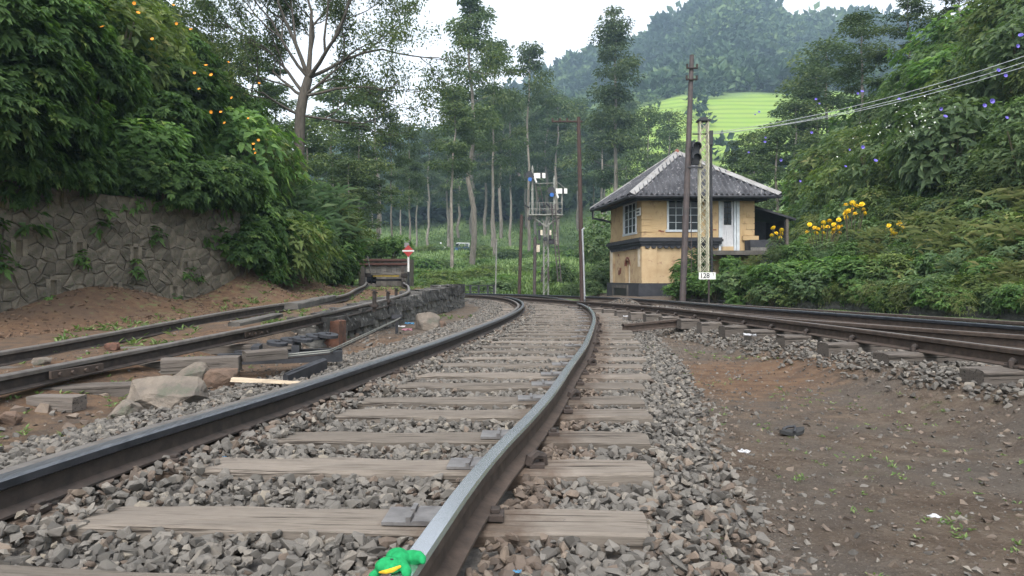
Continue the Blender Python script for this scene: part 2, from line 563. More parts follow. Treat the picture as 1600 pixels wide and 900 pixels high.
grass = ss(30.5, 34, gy + .5 * np.sin(gx * 1.3))
grass = np.maximum(grass, ss(.1, .8, gx - x_right(gy)))
grass = np.maximum(grass, ss(.3, .9, x_left(gy) - gx))
grass = np.maximum(grass, .35 * ss(.2, 1.0, x_platform(gy) - gx) * ss(8, 12, gy))
grass = np.maximum(grass, .62 * ss(5.7, 7.2, gx - np.maximum(0, (8 - gy)) * .0) * (gy > 4))
grass = np.maximum(grass, .45 * blob(-2.6, 5.6, .9, 1.6))
orange = np.clip(.55 * blob(-3.0, 6.0, 1.3, 3.2) + blob(2.35, 7.4, 1.15, 1.3) + .25 * blob(1.9, 5.4, .9, 1.2) + .9 * ss(-2.6, -.8, x_left(gy) - gx) * (x_left(gy) - gx < 1) * (gy < 20) + .75 * blob(-3.9, 18.5, 1.6, 2.0)
                 + .7 * blob(-4.5, 24, 1.2, 2) + .5 * ss(.1, .9, x_platform(gy) - gx) * (gy < 26) + .5 * blob(-1.9, 10.5, .8, 2.5)
                 + blob(-14.5, 150, 5, 3.5) * 1.2 + .8 * blob(-11, 118, 12, 1.6), 0, 1)
tea = ss(150, 165, gy) * (1 - ss(236, 242, gy + 4 * np.sin(gx * .1))) * ss(.10, .15, gx / np.maximum(gy, 1))
for nm, arr in (('zone_grass', grass), ('zone_orange', orange), ('zone_tea', tea)):
    a = gm.attributes.new(nm, 'FLOAT', 'POINT')
    a.data.foreach_set('value', np.ascontiguousarray(arr, np.float32))


def ground_material():
    m, n, b, out = _new('ground_soil_and_turf')
    co = _co(n, 'Object')

    def att(k):
        a = n.nodes.new('ShaderNodeAttribute')
        a.attribute_name = k
        return a.outputs['Fac']
    fine = _noise(n, 55, 6, .7, co=co)
    midn = _noise(n, 6, 8, .65, co=co)
    bign = _noise(n, 1.3, 6, .62, co=co)
    dirt = _ramp(n, midn, [(.3, (.076, .055, .041)), (.5, (.124, .093, .069)), (.7, (.175, .139, .107))])
    dirt = _mix(n, _ramp(n, bign, [(.42, 0.0), (.62, .6)]), dirt, (.108, .096, .085))
    dirt = _mix(n, _ramp(n, fine, [(.56, 0.0), (.68, .7)]), dirt, (.25, .22, .19))
    dirt = _mix(n, _ramp(n, _noise(n, 38, 6, .75, co=co), [(.30, .8), (.44, 0.0)]), dirt, (.05, .04, .034))
    dirt = _mix(n, _ramp(n, _noise(n, 3.4, 7, .7, co=co), [(.60, 0.0), (.70, .5)]), dirt, (.10, .115, .05))
    ora = _ramp(n, midn, [(.3, (.105, .062, .04)), (.5, (.165, .1, .062)), (.7, (.225, .15, .095))])
    ora = _mix(n, _ramp(n, fine, [(.52, 0.0), (.66, .7)]), ora, (.10, .07, .05))
    ora = _mix(n, _ramp(n, bign, [(.45, 0.0), (.65, .6)]), ora, (.115, .085, .065))
    fo = _math(n, 'ADD', att('zone_orange'), _math(n, 'MULTIPLY', _math(n, 'SUBTRACT', midn, .5), 1.2))
    dirt = _mix(n, _ramp(n, fo, [(.25, 0.0), (.65, 1.0)]), dirt, ora)
    gr = _ramp(n, _noise(n, 1.1, 9, .7, co=co), [(.3, (.07, .11, .04)), (.5, (.125, .185, .065)), (.66, (.17, .235, .09)), (.78, (.2, .18, .09))])
    fg = _math(n, 'ADD', att('zone_grass'), _math(n, 'MULTIPLY', _math(n, 'SUBTRACT', midn, .5), 1.3))
    col = _mix(n, _ramp(n, fg, [(.4, 0.0), (.62, 1.0)]), dirt, gr)
    # tea terraces: contour rows
    wv = n.nodes.new('ShaderNodeTexWave')
    wv.bands_direction = 'Z'
    wv.inputs['Scale'].default_value = .13
    wv.inputs['Distortion'].default_value = 1.2
    wv.inputs['Detail'].default_value = 3
    wv.inputs['Detail Scale'].default_value = .6
    n.links.new(co, wv.inputs['Vector'])
    te = _ramp(n, wv.outputs['Fac'], [(.0, (.115, .17, .045)), (.2, (.175, .25, .055)), (1.0, (.215, .29, .06))])
    te = _mix(n, _ramp(n, _noise(n, .12, 6, .6, co=co), [(.35, 0.0), (.7, .5)]), te, (.15, .27, .035))
    col = _mix(n, att('zone_tea'), col, te)
    n.links.new(col, b.inputs['Base Color'])
    b.inputs['Roughness'].default_value = 1.0
    b.inputs['Specular IOR Level'].default_value = .15
    _bump(n, b, _math(n, 'ADD', midn, _math(n, 'MULTIPLY', fine, .7)), .9, .06)
    return m


M['ground'] = ground_material()
tag(link('ground', gm, M['ground']), kind='structure')

# ------------------------------------------------------------------ main track
R_PTS = [(-.80, -1.6), (-.50, .2), (-.257, 1.837), (-.165, 2.45), (-.06, 3.0), (.08, 3.62), (.26, 4.5), (.51, 5.95), (.805, 7.6), (1.09, 9.5), (1.36, 11.4),
         (1.6, 13.3), (1.86, 15.9), (2.05, 19.0), (2.05, 23.2), (1.75, 27.2), (.95, 31.0), (-.5, 33.6), (-2.8, 35.2), (-6, 36.2), (-12, 37.2)]


def resample(pts, step):
    P = np.array(pts, float)
    # Catmull-Rom through the points, then equal steps
    out = []
    for i in range(len(P) - 1):
        p0, p1, p2, p3 = P[max(i - 1, 0)], P[i], P[i + 1], P[min(i + 2, len(P) - 1)]
        for t in np.linspace(0, 1, 24, endpoint=False):
            out.append(.5 * ((2 * p1) + (-p0 + p2) * t + (2 * p0 - 5 * p1 + 4 * p2 - p3) * t * t + (-p0 + 3 * p1 - 3 * p2 + p3) * t ** 3))
    out.append(P[-1])
    out = np.array(out)
    k = np.ones(9) / 9
    for _ in range(2):                                  # iron out measuring noise
        sm = np.stack([np.convolve(np.pad(out[:, c], 4, mode='edge'), k, 'valid') for c in range(out.shape[1])], 1)
        sm[0], sm[-1] = out[0], out[-1]
        out = sm
    d = np.concatenate([[0], np.cumsum(np.linalg.norm(np.diff(out, axis=0), axis=1))])
    s = np.arange(0, d[-1], step)
    return np.stack([np.interp(s, d, out[:, c]) for c in range(out.shape[1])], 1)


def normals2(P):
    T = np.gradient(P[:, :2], axis=0)
    T /= np.linalg.norm(T, axis=1)[:, None]
    return T, np.stack([T[:, 1], -T[:, 0]], 1)          # tangent, right-hand normal


# rail profile (x to the right, z up, top at 0.0 .. foot at -0.143): outline with a material per segment
PROF = [(-.066, -.143), (-.066, -.133), (-.012, -.118), (-.009, -.052), (-.034, -.040), (-.035, -.010), (-.027, .0), (.027, .0), (.035, -.010), (.034, -.040),
        (.009, -.052), (.012, -.118), (.066, -.133), (.066, -.143)]


def rail_mesh(name, P, side, seg):
    """P (n,3) top centre; seg: material index per profile segment"""
    T, N = normals2(P)
    n, k = len(P), len(PROF)
    V = np.zeros((n, k, 3))
    for j, (px_, pz_) in enumerate(PROF):
        V[:, j, 0] = P[:, 0] + N[:, 0] * px_
        V[:, j, 1] = P[:, 1] + N[:, 1] * px_
        V[:, j, 2] = P[:, 2] + pz_
    idx = np.arange(n * k).reshape(n, k)
    j2 = (np.arange(k) + 1) % k
    q = np.stack([idx[:-1], idx[1:], idx[1:][:, j2], idx[:-1][:, j2]], -1)
    mi = np.tile(np.array(seg), (n - 1, 1))
    return np_mesh(name, V.reshape(-1, 3), q.reshape(-1, 4), mi.ravel())


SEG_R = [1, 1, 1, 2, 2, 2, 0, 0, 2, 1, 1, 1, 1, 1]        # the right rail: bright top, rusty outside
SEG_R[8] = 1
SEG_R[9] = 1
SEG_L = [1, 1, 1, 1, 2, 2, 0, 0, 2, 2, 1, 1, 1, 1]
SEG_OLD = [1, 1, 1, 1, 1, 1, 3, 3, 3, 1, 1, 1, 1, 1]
M['steel_dull'] = mat('dull_worn_rail_head', (.12, .125, .135), (.2, .205, .215), rough=.4, scale=4, metal=.7, stretch=(20, 3, 20))
RM = lambda top='steel_top', web='rust': [M[top], M[web], M['steel_side'], M['rust_top']]

RZ = .16
Rr = resample(R_PTS, .12)
Tm, Nm = normals2(Rr)
GA = 1.746
Lr = Rr - Nm * GA
Cr = Rr - Nm * GA / 2


def with_z(P, z):
    return np.concatenate([P, np.full((len(P), 1), z) if np.isscalar(z) else z[:, None]], 1)


track = empty('railway_track', (0, 0, 0), 'curving broad gauge railway track on wooden sleepers running from the foreground past the cabin', 'railway track')
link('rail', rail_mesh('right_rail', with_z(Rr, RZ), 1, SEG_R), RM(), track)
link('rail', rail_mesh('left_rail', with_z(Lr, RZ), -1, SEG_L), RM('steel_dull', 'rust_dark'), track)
# the stock rail that lies against the left rail and opens away from it in the distance
off = np.interp(Lr[:, 1], [0, 9, 15, 20, 26, 34], [.074, .074, .085, .14, .3, .6])
sel = (Lr[:, 1] > -1.2)
tag(link('rail', rail_mesh('stock_rail', with_z(Lr - Nm * off[:, None], RZ - .006)[sel], -1, SEG_OLD), RM(), track), 'dull outer rail lying tight against the left running rail')

# sleepers: each its own object, local x along its length
def sleeper_mesh(name, L, W, H, seed, nx=26):
    bm = bmesh.new()
    xs = np.linspace(-L / 2, L / 2, nx)
    prof = [(-W / 2, -H), (-W / 2, -.014), (-W / 2 + .014, 0), (-W / 6, .002), (W / 6, .002), (W / 2 - .014, 0), (W / 2, -.014), (W / 2, -H)]
    rings = []
    for x in xs:
        o = Vector((x * 1.3, seed * 7.7, 0))
        wob = mnoise.noise(o * .9) * .012
        r = []
        for j, (y, z) in enumerate(prof):
            e = mnoise.noise(Vector((x * 2.2, j * 3.7 + seed * 5.1, 1.3))) * .012
            e2 = mnoise.noise(Vector((x * 5.0, j * 2.1 + seed * 3.3, 4.1))) * .009
            r.append(bm.verts.new((x + (mnoise.noise(Vector((j * 1.9, seed, 3))) * .02 if abs(x) > L / 2 - .01 else 0), y * (1 + e * 2) + wob + e2, z + (e if z > -H else 0))))
        rings.append(r)
    for a, b in zip(rings, rings[1:]):
        for j in range(len(prof)):
            bm.faces.new((a[j], b[j], b[(j + 1) % len(prof)], a[(j + 1) % len(prof)]))
    bm.faces.new(rings[0])
    bm.faces.new(rings[-1][::-1])
    return bm_mesh(name, bm)


SL_V = [sleeper_mesh('sleeper_%d' % k, 3.0, .25, .14, k) for k in range(9)]
for me_ in SL_V: me_.materials.append(M['sleeper'])


def plate_mesh():
    bm = bmesh.new()
    bx(bm, -.33, -.075, -.085, .085, .004, .016)
    bx(bm, -.24, -.222, -.085, -.012, .016, .034)
    bx(bm, -.24, -.222, .012, .085, .016, .032)
    bx(bm, -.215, -.13, -.085, .085, .016, .021)
    return bm_mesh('base_plate', bm)


def clip_mesh(big):
    bm = bmesh.new()
    if big:
        tube(bm, [(.055, -.03, .012), (.062, -.025, .045), (.09, -.01, .058), (.122, .01, .045), (.128, .02, .0)], [.022, .024, .024, .022, .018], 8)
        bx(bm, .06, .13, -.055, .05, .002, .02)
    else:
        bx(bm, .052, .115, -.04, .035, .004, .03)
        bx(bm, .066, .1, -.022, .022, .03, .047)
    bmesh.ops.bevel(bm, geom=[e for e in bm.edges], offset=.003, segments=1, affect='EDGES') if not big else None
    return bm_mesh('rail_clip', bm)


PLATE, CLIP_B, CLIP_S = plate_mesh(), clip_mesh(True), clip_mesh(False)
PLATE.materials.append(M['plate'])
for me_ in (CLIP_B, CLIP_S): me_.materials.append(M['rust_dark'])

# rows measured on the photograph (far top edge of each sleeper near its right-hand end), then every 0.65 m
sl_Y = [.8, 1.46, 2.10, 2.727, 3.44, 4.05, 4.73, 5.22, 5.93, 6.53, 7.33]
while sl_Y[-1] < 31.5: sl_Y.append(sl_Y[-1] + .655)
sdist = np.concatenate([[0], np.cumsum(np.linalg.norm(np.diff(Cr, axis=0), axis=1))])
sleepers = []
SLP = []
s_last = None
for k, Yv in enumerate(sl_Y):
    if Yv < 24:
        i = 20 + int(np.argmin(np.abs(Rr[20:260, 1] - (Yv - .125))))
        t = Tm[i]
        rot = (.8 if k == 2 else .12) * math.atan2(-t[0], t[1]) + RNG.normal(0, .010)
        cx, cy = Rr[i, 0] + .65 - 1.5, Yv - .125
    else:
        i = int(np.argmin(np.abs(sdist - (s_last + .655))))
        t = Tm[i]
        rot = math.atan2(-t[0], t[1]) * min(1, .12 + (Yv - 24) * .15) + RNG.normal(0, .008)
        cx, cy = Cr[i]
    s_last = sdist[i]
    sh = RNG.normal(0, .035)
    o = link('sleeper', SL_V[k % 9], None, track)
    o.location = (cx + sh, cy, RNG.normal(0, .003))
    o.rotation_euler = (RNG.normal(0, .012), RNG.normal(0, .004), rot)
    o.scale = (1, RNG.uniform(.92, 1.06), 1)
    SLP.append((o.location.x, o.location.y, rot))
    inv = 1.0
    # base plates and clips by the right rail, clips by the left
    if k % 2 == 1 or k in (4, 8) or RNG.random() < .25:
        p = link('base_plate', PLATE, None, o)
        p.location = (GA / 2 - .02 - sh, 0, .0)
    cb = link('rail_clip', CLIP_B if k % 3 == 1 else CLIP_S, None, o)
    cb.location = (GA / 2 - .02 - sh, 0, .0)
    cl = link('rail_clip', CLIP_S, None, o)
    cl.location = (-GA / 2 - .04 - sh, 0, .0)
    cl.rotation_euler = (0, 0, math.pi)
    if k < 14:                                          # inner clips as well
        cl = link('rail_clip', CLIP_S, None, o)
        cl.location = (-GA / 2 - .04 - sh, .0, .0)

# ------------------------------------------------------------------ right-hand track (a turnout seen from its outside)
FR = resample([(6.9, 1.5, .36), (6.3, 4.5, .36), (5.84, 7.8, .36), (5.1, 11.4, .355), (4.7, 14.3, .33), (4.26, 22.7, .25), (1.6, 31.0, .18), (-.4, 33.9, .165), (-3.2, 36.3, .16), (-12, 38.6, .16)], .15)
R1 = resample([(4.2, 1.5, .36), (4.05, 4.0, .36), (3.93, 5.24, .36), (3.74, 7.8, .36), (3.5, 11.5, .33), (3.02, 16.3, .28), (1.9, 22.3, .2), (.3, 27.4, .167), (-1.6, 31.5, .165)], .15)
R2 = resample([(6.1, 4.0, .36), (4.93, 6.58, .36), (3.98, 8.86, .36), (3.68, 10.6, .343)], .15)
R3 = resample([(8.2, 4.2, .33), (6.85, 9.0, .33), (5.85, 12.85, .32), (5.25, 15.9, .30), (4.75, 20, .26), (4.45, 22.5, .235)], .15)
SEG_BR = [1, 1, 1, 2, 2, 2, 0, 0, 2, 2, 1, 1, 1, 1]
track2 = empty('railway_turnout', (0, 0, 0), 'second railway track with diverging rusty rails on the right, before the flower bank', 'railway track')
link('rail', rail_mesh('far_rail', FR, 1, SEG_BR), RM(), track2)
tag(link('rail', rail_mesh('near_rail', R1, 1, SEG_OLD), RM(), track2), 'dull rusty rail nearest the bare dirt')
link('rail', rail_mesh('switch_rail', R2, 1, SEG_OLD), RM(), track2)
link('rail', rail_mesh('outer_rail', R3, 1, SEG_OLD), RM(), track2)
SD_V = [sleeper_mesh('bearer_%d' % k, 3.9, .24, .17, 20 + k) for k in range(4)]
for me_ in SD_V: me_.materials.append(M['sleeper_dark'])
for k, Yv in enumerate([2.2, 3.2, 4.2, 5.2, 6.33, 7.36, 8.36, 9.35, 10.3, 11.3, 12.3, 13.4, 14.5, 15.6, 16.7, 17.8, 18.9, 20.0, 21.1]):
    x1 = float(np.interp(Yv, R1[:, 1], R1[:, 0]))
    z1 = float(np.interp(Yv, R1[:, 1], R1[:, 2])) - .148
    o = link('sleeper', SD_V[k % 4], None, track2)
    o.location = (x1 - .42 + 1.95 * (1 if Yv < 12 else .86), Yv + .18 + .05, z1)
    o.rotation_euler = (0, 0, .1)
    if Yv > 12: o.scale = (.86, 1, 1)
    SLP.append((o.location.x, o.location.y, .1))
    for dx, me_ in ((-1.95 + .42 + .02, CLIP_B), (-1.95 + .42 + .05, CLIP_S)):
        cb = link('rail_clip', me_, None, o)
        cb.location = (dx, .0 if me_ is CLIP_B else .06, .0)
        cb.rotation_euler = (0, 0, math.pi)
# the loose rail lying across the ballast
lr = resample([(1.93, 11.9, .115), (2.65, 12.3, .15), (3.72, 13.0, .20)], .1)
me = rail_mesh('loose_rail', np.concatenate([lr]), 1, [1] * 14)
o = link('loose_rail', me, [M['rust'], M['rust']])
for p in o.data.polygons: p.material_index = 0
tag(o, 'loose rusty length of rail lying across the ballast between the two tracks', 'rail')


# ------------------------------------------------------------------ ballast
def hull_stone(seed, npt=18):
    r = np.random.default_rng(seed)
    P = r.normal(size=(npt, 3))
    P /= (np.abs(P) ** 3.2).sum(1)[:, None] ** (1 / 3.2)      # boxy, with broken corners
    P *= np.array([1.0, r.uniform(.62, .9), r.uniform(.42, .72)]) * r.uniform(.78, 1.0, (npt, 1))
    bm = bmesh.new()
    vs = [bm.verts.new(p) for p in P]
    res = bmesh.ops.convex_hull(bm, input=vs)
    bmesh.ops.delete(bm, geom=[g for g in res['geom_interior'] if isinstance(g, bmesh.types.BMVert)], context='VERTS')
    bmesh.ops.triangulate(bm, faces=bm.faces[:])
    bmesh.ops.recalc_face_normals(bm, faces=bm.faces[:])
    bm.verts.ensure_lookup_table()
    V = np.array([v.co for v in bm.verts])
    for k, v in enumerate(bm.verts): v.index = k
    Fc = np.array([[v.index for v in f.verts] for f in bm.faces])
    bm.free()
    return V, Fc


STONES = [hull_stone(100 + k, 14) for k in range(30)]


def rot_mats(n, rng, tilt=1.0):
    a = rng.uniform(0, 2 * np.pi, n)
    b = rng.normal(0, .5 * tilt, n)
    c = rng.normal(0, .5 * tilt, n)
    ca, sa, cb, sb, cc, sc = np.cos(a), np.sin(a), np.cos(b), np.sin(b), np.cos(c), np.sin(c)
    Rz = np.zeros((n, 3, 3)); Rz[:, 0, 0] = ca; Rz[:, 0, 1] = -sa; Rz[:, 1, 0] = sa; Rz[:, 1, 1] = ca; Rz[:, 2, 2] = 1
    Rx = np.zeros((n, 3, 3)); Rx[:, 0, 0] = 1; Rx[:, 1, 1] = cb; Rx[:, 1, 2] = -sb; Rx[:, 2, 1] = sb; Rx[:, 2, 2] = cb
    Ry = np.zeros((n, 3, 3)); Ry[:, 1, 1] = 1; Ry[:, 0, 0] = cc; Ry[:, 0, 2] = sc; Ry[:, 2, 0] = -sc; Ry[:, 2, 2] = cc
    return Rz @ Rx @ Ry


def scatter_mesh(name, P, sc, protos, rng, tilt=1.0, tint=None):
    """joins many copies of small meshes; protos: list of (V, F)"""
    n = len(P)
    Rm = rot_mats(n, rng, tilt)
    which = rng.integers(0, len(protos), n)
    VV, FF, TT, base = [], [], [], 0
    tint = rng.uniform(0, 1, n) if tint is None else tint
    for k, (V, Fc) in enumerate(protos):
        s = np.where(which == k)[0]
        if not len(s): continue
        v = np.einsum('nij,vj->nvi', Rm[s], V) * sc[s, None, None] + P[s, None, :]
        f = Fc[None] + (np.arange(len(s)) * len(V))[:, None, None] + base
        VV.append(v.reshape(-1, 3)); FF.append(f.reshape(-1, Fc.shape[1])); TT.append(np.repeat(tint[s], len(V)))
        base += len(s) * len(V)
    return np_mesh(name, np.concatenate(VV), np.concatenate(FF), tint=np.concatenate(TT))


def track_frame(P):
    """lateral offset from the main centreline and nearest index"""
    d = ((P[:, None, :2] - Cr[None, ::3]) ** 2).sum(-1)
    i = d.argmin(1) * 3
    return ((P[:, :2] - Cr[i]) * Nm[i]).sum(1), i


def bed_z(lat):
    a = np.abs(lat)
    return np.interp(lat, [-2.9, -2.3, -1.9, -1.6, -.95, -.6, .6, .95, 1.4, 1.65, 1.95, 2.4], [-.2, -.11, -.075, -.055, -.05, -.055, -.055, -.05, -.06, -.08, -.115, -.25])


# ballast bed surface
nl = np.linspace(-2.7, 2.6, 40)
ii = np.arange(0, len(Cr), 2)
BV = np.zeros((len(ii), len(nl), 3))
for j, l in enumerate(nl):
    BV[:, j, :2] = Cr[ii] + Nm[ii] * l
    BV[:, j, 2] = bed_z(l) - .015 + .012 * np.sin(ii * .7 + l * 9)
bi = np.arange(len(ii) * len(nl)).reshape(len(ii), len(nl))
bq = np.stack([bi[:-1, :-1], bi[:-1, 1:], bi[1:, 1:], bi[1:, :-1]], -1).reshape(-1, 4)
M['bed'] = mat('ballast_dust', (.15, .135, .12), (.085, .077, .07), rough=1, scale=30, bump=.8, bscale=45, bdist=.03)
bed = tag(link('ballast_bed', np_mesh('ballast_bed', BV.reshape(-1, 3), bq, smooth=True), M['bed']), kind='structure')


def sample_bed(n, s0, s1, l0, l1, rng):
    i = rng.integers(np.searchsorted(sdist, s0), np.searchsorted(sdist, s1), n)
    l = rng.uniform(l0, l1, n)
    j = rng.uniform(-.06, .06, n)
    return np.concatenate([Cr[i] + Nm[i] * l[:, None] + Tm[i] * j[:, None], (bed_z(l))[:, None]], 1), l


SA = np.array(SLP)


def off_sleepers(P, half=.125, hl=1.5):
    keep = np.ones(len(P), bool)
    for x, y, r in SA:
        dx, dy = P[:, 0] - x, P[:, 1] - y
        a = dx * math.cos(r) + dy * math.sin(r)
        b = -dx * math.sin(r) + dy * math.cos(r)
        keep &= ~((np.abs(b) < half) & (np.abs(a) < hl))
    return keep


rb = np.random.default_rng(11)
PP, SS_ = [], []
s_at = lambda Y: float(np.interp(Y, Cr[:, 1], sdist))
for (y0, y1, dens, s_lo, s_hi) in ((.9, 4.2, 1250, .016, .043), (4.2, 9, 950, .018, .041), (9, 16, 520, .022, .046), (16, 32, 230, .028, .055)):
    sa, sb = s_at(y0), s_at(y1)
    n = int((sb - sa) * 4.6 * dens)
    P, l = sample_bed(n, sa, sb, -2.35, 2.3, rb)
    sc = s_lo + (s_hi - s_lo) * rb.random(n) ** 1.8
    keep = off_sleepers(P, .135) | (rb.random(n) < .006)
    # rails and their feet stay clear
    pile = (l < -.52) & (l > -.80) & (rb.random(n) < .55)      # stones heaped over the sleeper ends by the left rail
    keep |= pile
    P[:, 2] += np.where(pile, .045, 0)
    keep &= ~((np.abs(np.abs(l) - GA / 2) < .075))
    edge = np.where(l > 0, np.clip((l - 1.58) / .5, 0, 1), np.clip((-l - 1.75) / .6, 0, 1))
    keep &= rb.random(n) > edge ** 1.1
    P, sc, l = P[keep], sc[keep], l[keep]
    P[:, 2] += rb.uniform(-.010, .034, len(P)) * (1 - .6 * np.clip((np.abs(l) - 1.6) / .6, 0, 1)) + .004
    PP.append(P); SS_.append(sc)
# shoulder of the right-hand track
n = 9000
P = np.stack([rb.uniform(2.5, 4.6, n), rb.uniform(3.2, 20, n), np.zeros(n)], 1)
x1 = np.interp(P[:, 1], R1[:, 1], R1[:, 0])
P[:, 0] = x1 - .82 + rb.random(n) ** .8 * 1.3
P[:, 2] = np.minimum(tz(P[:, 0], P[:, 1]) + .005 + rb.uniform(0, .035, n), np.interp(P[:, 1], R1[:, 1], R1[:, 2]) - .19)
keep = off_sleepers(P, .13, 1.95) & (rb.random(n) < np.clip((P[:, 0] - x1 + .82) / .35, .05, 1)) & (np.abs(P[:, 0] - x1) > .08)
PP.append(P[keep]); SS_.append((.02 + .026 * rb.random(n) ** 1.8)[keep])
# between the rails of the right-hand track
n = 5000
P = np.stack([rb.uniform(3.2, 6.5, n), rb.uniform(5, 24, n), np.zeros(n)], 1)
xf = np.interp(P[:, 1], FR[:, 1], FR[:, 0]); x1 = np.interp(P[:, 1], R1[:, 1], R1[:, 0])
P[:, 2] = tz(P[:, 0], P[:, 1]) + .02
keep = (P[:, 0] > x1 + .08) & (P[:, 0] < xf - .08) & off_sleepers(P, .13, 1.95)
PP.append(P[keep]); SS_.append((.028 + .03 * rb.random(n))[keep])
P, sc = np.concatenate(PP), np.concatenate(SS_)
size = sc / np.maximum(P[:, 1], .5)
vis = (P[:, 1] > 1.95) & (np.abs(P[:, 0] / P[:, 1]) < .74)
order = np.argsort(-np.where(vis, size, 0))
big, rest = order[:290], order[290:]
lat_a, _ = track_frame(P)
dusty = np.exp(-((lat_a - GA / 2 - .13) / .13) ** 2) + .5 * np.exp(-((np.abs(lat_a) - GA / 2) / .2) ** 2) + .3 * (lat_a > 1.5) * np.exp(-((P[:, 1] - 2.4) / 1.2) ** 2) + .05
stone_tint = rb.uniform(0, .98, len(P)) + (rb.random(len(P)) < dusty)
st = tag(link('ballast_stones', scatter_mesh('ballast_stones', P[rest], sc[rest], STONES, rb, 1.0, stone_tint[rest]), M['ballast'], bed), kind='stuff')
STM = []
for k, (V, Fc) in enumerate(STONES):
    for t in (.1, .4, .65, .9, 1.2, 1.55, 1.9):
        me = np_mesh('stone', V, Fc, tint=np.full(len(V), t))
        me.materials.append(M['ballast'])
        STM.append(me)
for k in big:
    tv = int(np.argmin(np.abs(np.array([.1, .4, .65, .9, 1.2, 1.55, 1.9]) - stone_tint[k])))
    o = link('stone', STM[int(rb.integers(len(STONES))) * 7 + tv], None, bed)
    o.location = P[k]
    o.scale = (sc[k],) * 3
    o.rotation_euler = (rb.normal(0, .4), rb.normal(0, .4), rb.uniform(0, 6.28))

PEB = [hull_stone(500 + k, 8) for k in range(14)]
# clods on the earth bank below the rubble wall
M['clod'] = mat('earth_clods', (.14, .088, .056), (.085, .055, .037), rough=1, scale=14, tint=.7, bump=.4, bscale=50)
n = 7000
Yc = rb.uniform(5.5, 24, n)
P = np.stack([x_left(Yc) - .02 + rb.random(n) ** 1.2 * 2.4, Yc, np.zeros(n)], 1)
P[:, 2] = tz(P[:, 0], P[:, 1]) + .004
tag(link('earth_clods', scatter_mesh('earth_clods', P, .008 + .055 * rb.random(n) ** 4.5, PEB, rb), M['clod']), kind='stuff')
# rubble between the siding and the main track
n = 900
P = np.stack([rb.uniform(-6.5, -2.0, n), rb.uniform(2.6, 13, n), np.zeros(n)], 1)
lat, _ = track_frame(P)
P = P[(lat < -1.75) & (P[:, 0] > x_platform(P[:, 1]) - .5)]
P[:, 2] = tz(P[:, 0], P[:, 1]) + .008
tag(link('rubble', scatter_mesh('rubble', P, .02 + .055 * rb.random(len(P)) ** 3, STONES, rb, .6, rb.uniform(0, .98, len(P)) + (rb.random(len(P)) < .6)), M['ballast']), kind='stuff')
# pebbles and grit over the bare ground
n = 52000
P = np.stack([rb.uniform(.6, 4.2, n), 1.6 + 9.5 * rb.random(n) ** 1.5, np.zeros(n)], 1)
lat, _ = track_frame(P)
keep = (lat > 1.5) & (rb.random(n) < np.clip(1.1 - (lat - 1.6) * 1.1, .30, 1))
P = P[keep]
n2 = 6000
P2 = np.stack([rb.uniform(-5.5, -1.5, n2), rb.uniform(3, 15, n2), np.zeros(n2)], 1)
lat2, _ = track_frame(P2)
P2 = P2[(lat2 < -1.9)]
P2[:, 2] = 0
P = np.concatenate([P, P2])
P[:, 2] = tz(P[:, 0], P[:, 1]) + .002
sc = .0035 + .026 * rb.random(len(P)) ** 5.5
tag(link('loose_gravel', scatter_mesh('loose_gravel', P, sc, PEB, rb, 1.0, rb.uniform(0, .98, len(P)) + (rb.random(len(P)) < .5)), M['ballast']), kind='stuff')

# ------------------------------------------------------------------ left siding
NEAR = [(-3.9, -1, .13), (-3.94, 5.0, .16), (-3.5, 7.4, .25), (-2.98, 9.7, .36), (-2.72, 12.0, .44), (-2.55, 14.0, .50), (-2.5, 16.2, .585), (-2.75, 18.2, .65), (-3.25, 21.2, .72), (-3.9, 24.5, .765), (-4.42, 28.4, .77)]
FARR = [(-6.1, -1, .14), (-5.35, 5.0, .16), (-5.03, 6.7, .19), (-4.75, 9.0, .30), (-4.45, 11.8, .42), (-3.85, 15.2, .53), (-4.25, 18.5, .63), (-4.65, 21.5, .71), (-5.35, 25, .765), (-6.0, 28.4, .77)]
siding = empty('siding_track', (0, 0, 0), 'old overgrown siding with two worn rails curving towards the buffer stop below the rubble wall', 'railway track')
for pts in (NEAR, FARR):
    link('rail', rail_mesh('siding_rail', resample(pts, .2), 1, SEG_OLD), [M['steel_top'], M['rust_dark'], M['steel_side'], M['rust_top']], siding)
for k, (Yv, lc) in enumerate([(4.3, 0), (5.6, 0), (6.9, 0), (8.2, 0)]):
    o = link('sleeper', SD_V[k % 4], None, siding)
    o.location = (-4.55 + (Yv - 5) * .24, Yv, float(np.interp(Yv, [p[1] for p in NEAR], [p[2] for p in NEAR])) - .185)
    o.scale = (.62, 1, .6)
    o.rotation_euler = (0, 0, .3)
# fishplates on the near rail
for Yv in (5.9, 8.6):
    x = float(np.interp(Yv, [p[1] for p in NEAR], [p[0] for p in NEAR])) + .022
    z = float(np.interp(Yv, [p[1] for p in NEAR], [p[2] for p in NEAR]))
    bm = bmesh.new()
    bx(bm, -.012, .012, -.28, .28, -.118, -.055)
    for yy in (-.2, -.07, .07, .2): cyl(bm, (.01, yy, -.088), (.035, yy, -.088), .018, 6)
    o = link('fishplate', bm_mesh('fishplate', bm), M['rust'], siding)
    o.location = (x, Yv, z)
    o.rotation_euler = (0, 0, -.18)

# ------------------------------------------------------------------ rubble retaining wall on the left: every stone an object
def clip_poly(poly, nx, ny, c):
    out = []
    for i in range(len(poly)):
        a, b = poly[i], poly[(i + 1) % len(poly)]
        da, db = a[0] * nx + a[1] * ny - c, b[0] * nx + b[1] * ny - c
        if da <= 0: out.append(a)
        if (da < 0) != (db < 0) and da != db:
            t = da / (da - db)
            out.append((a[0] + (b[0] - a[0]) * t, a[1] + (b[1] - a[1]) * t))
    return out


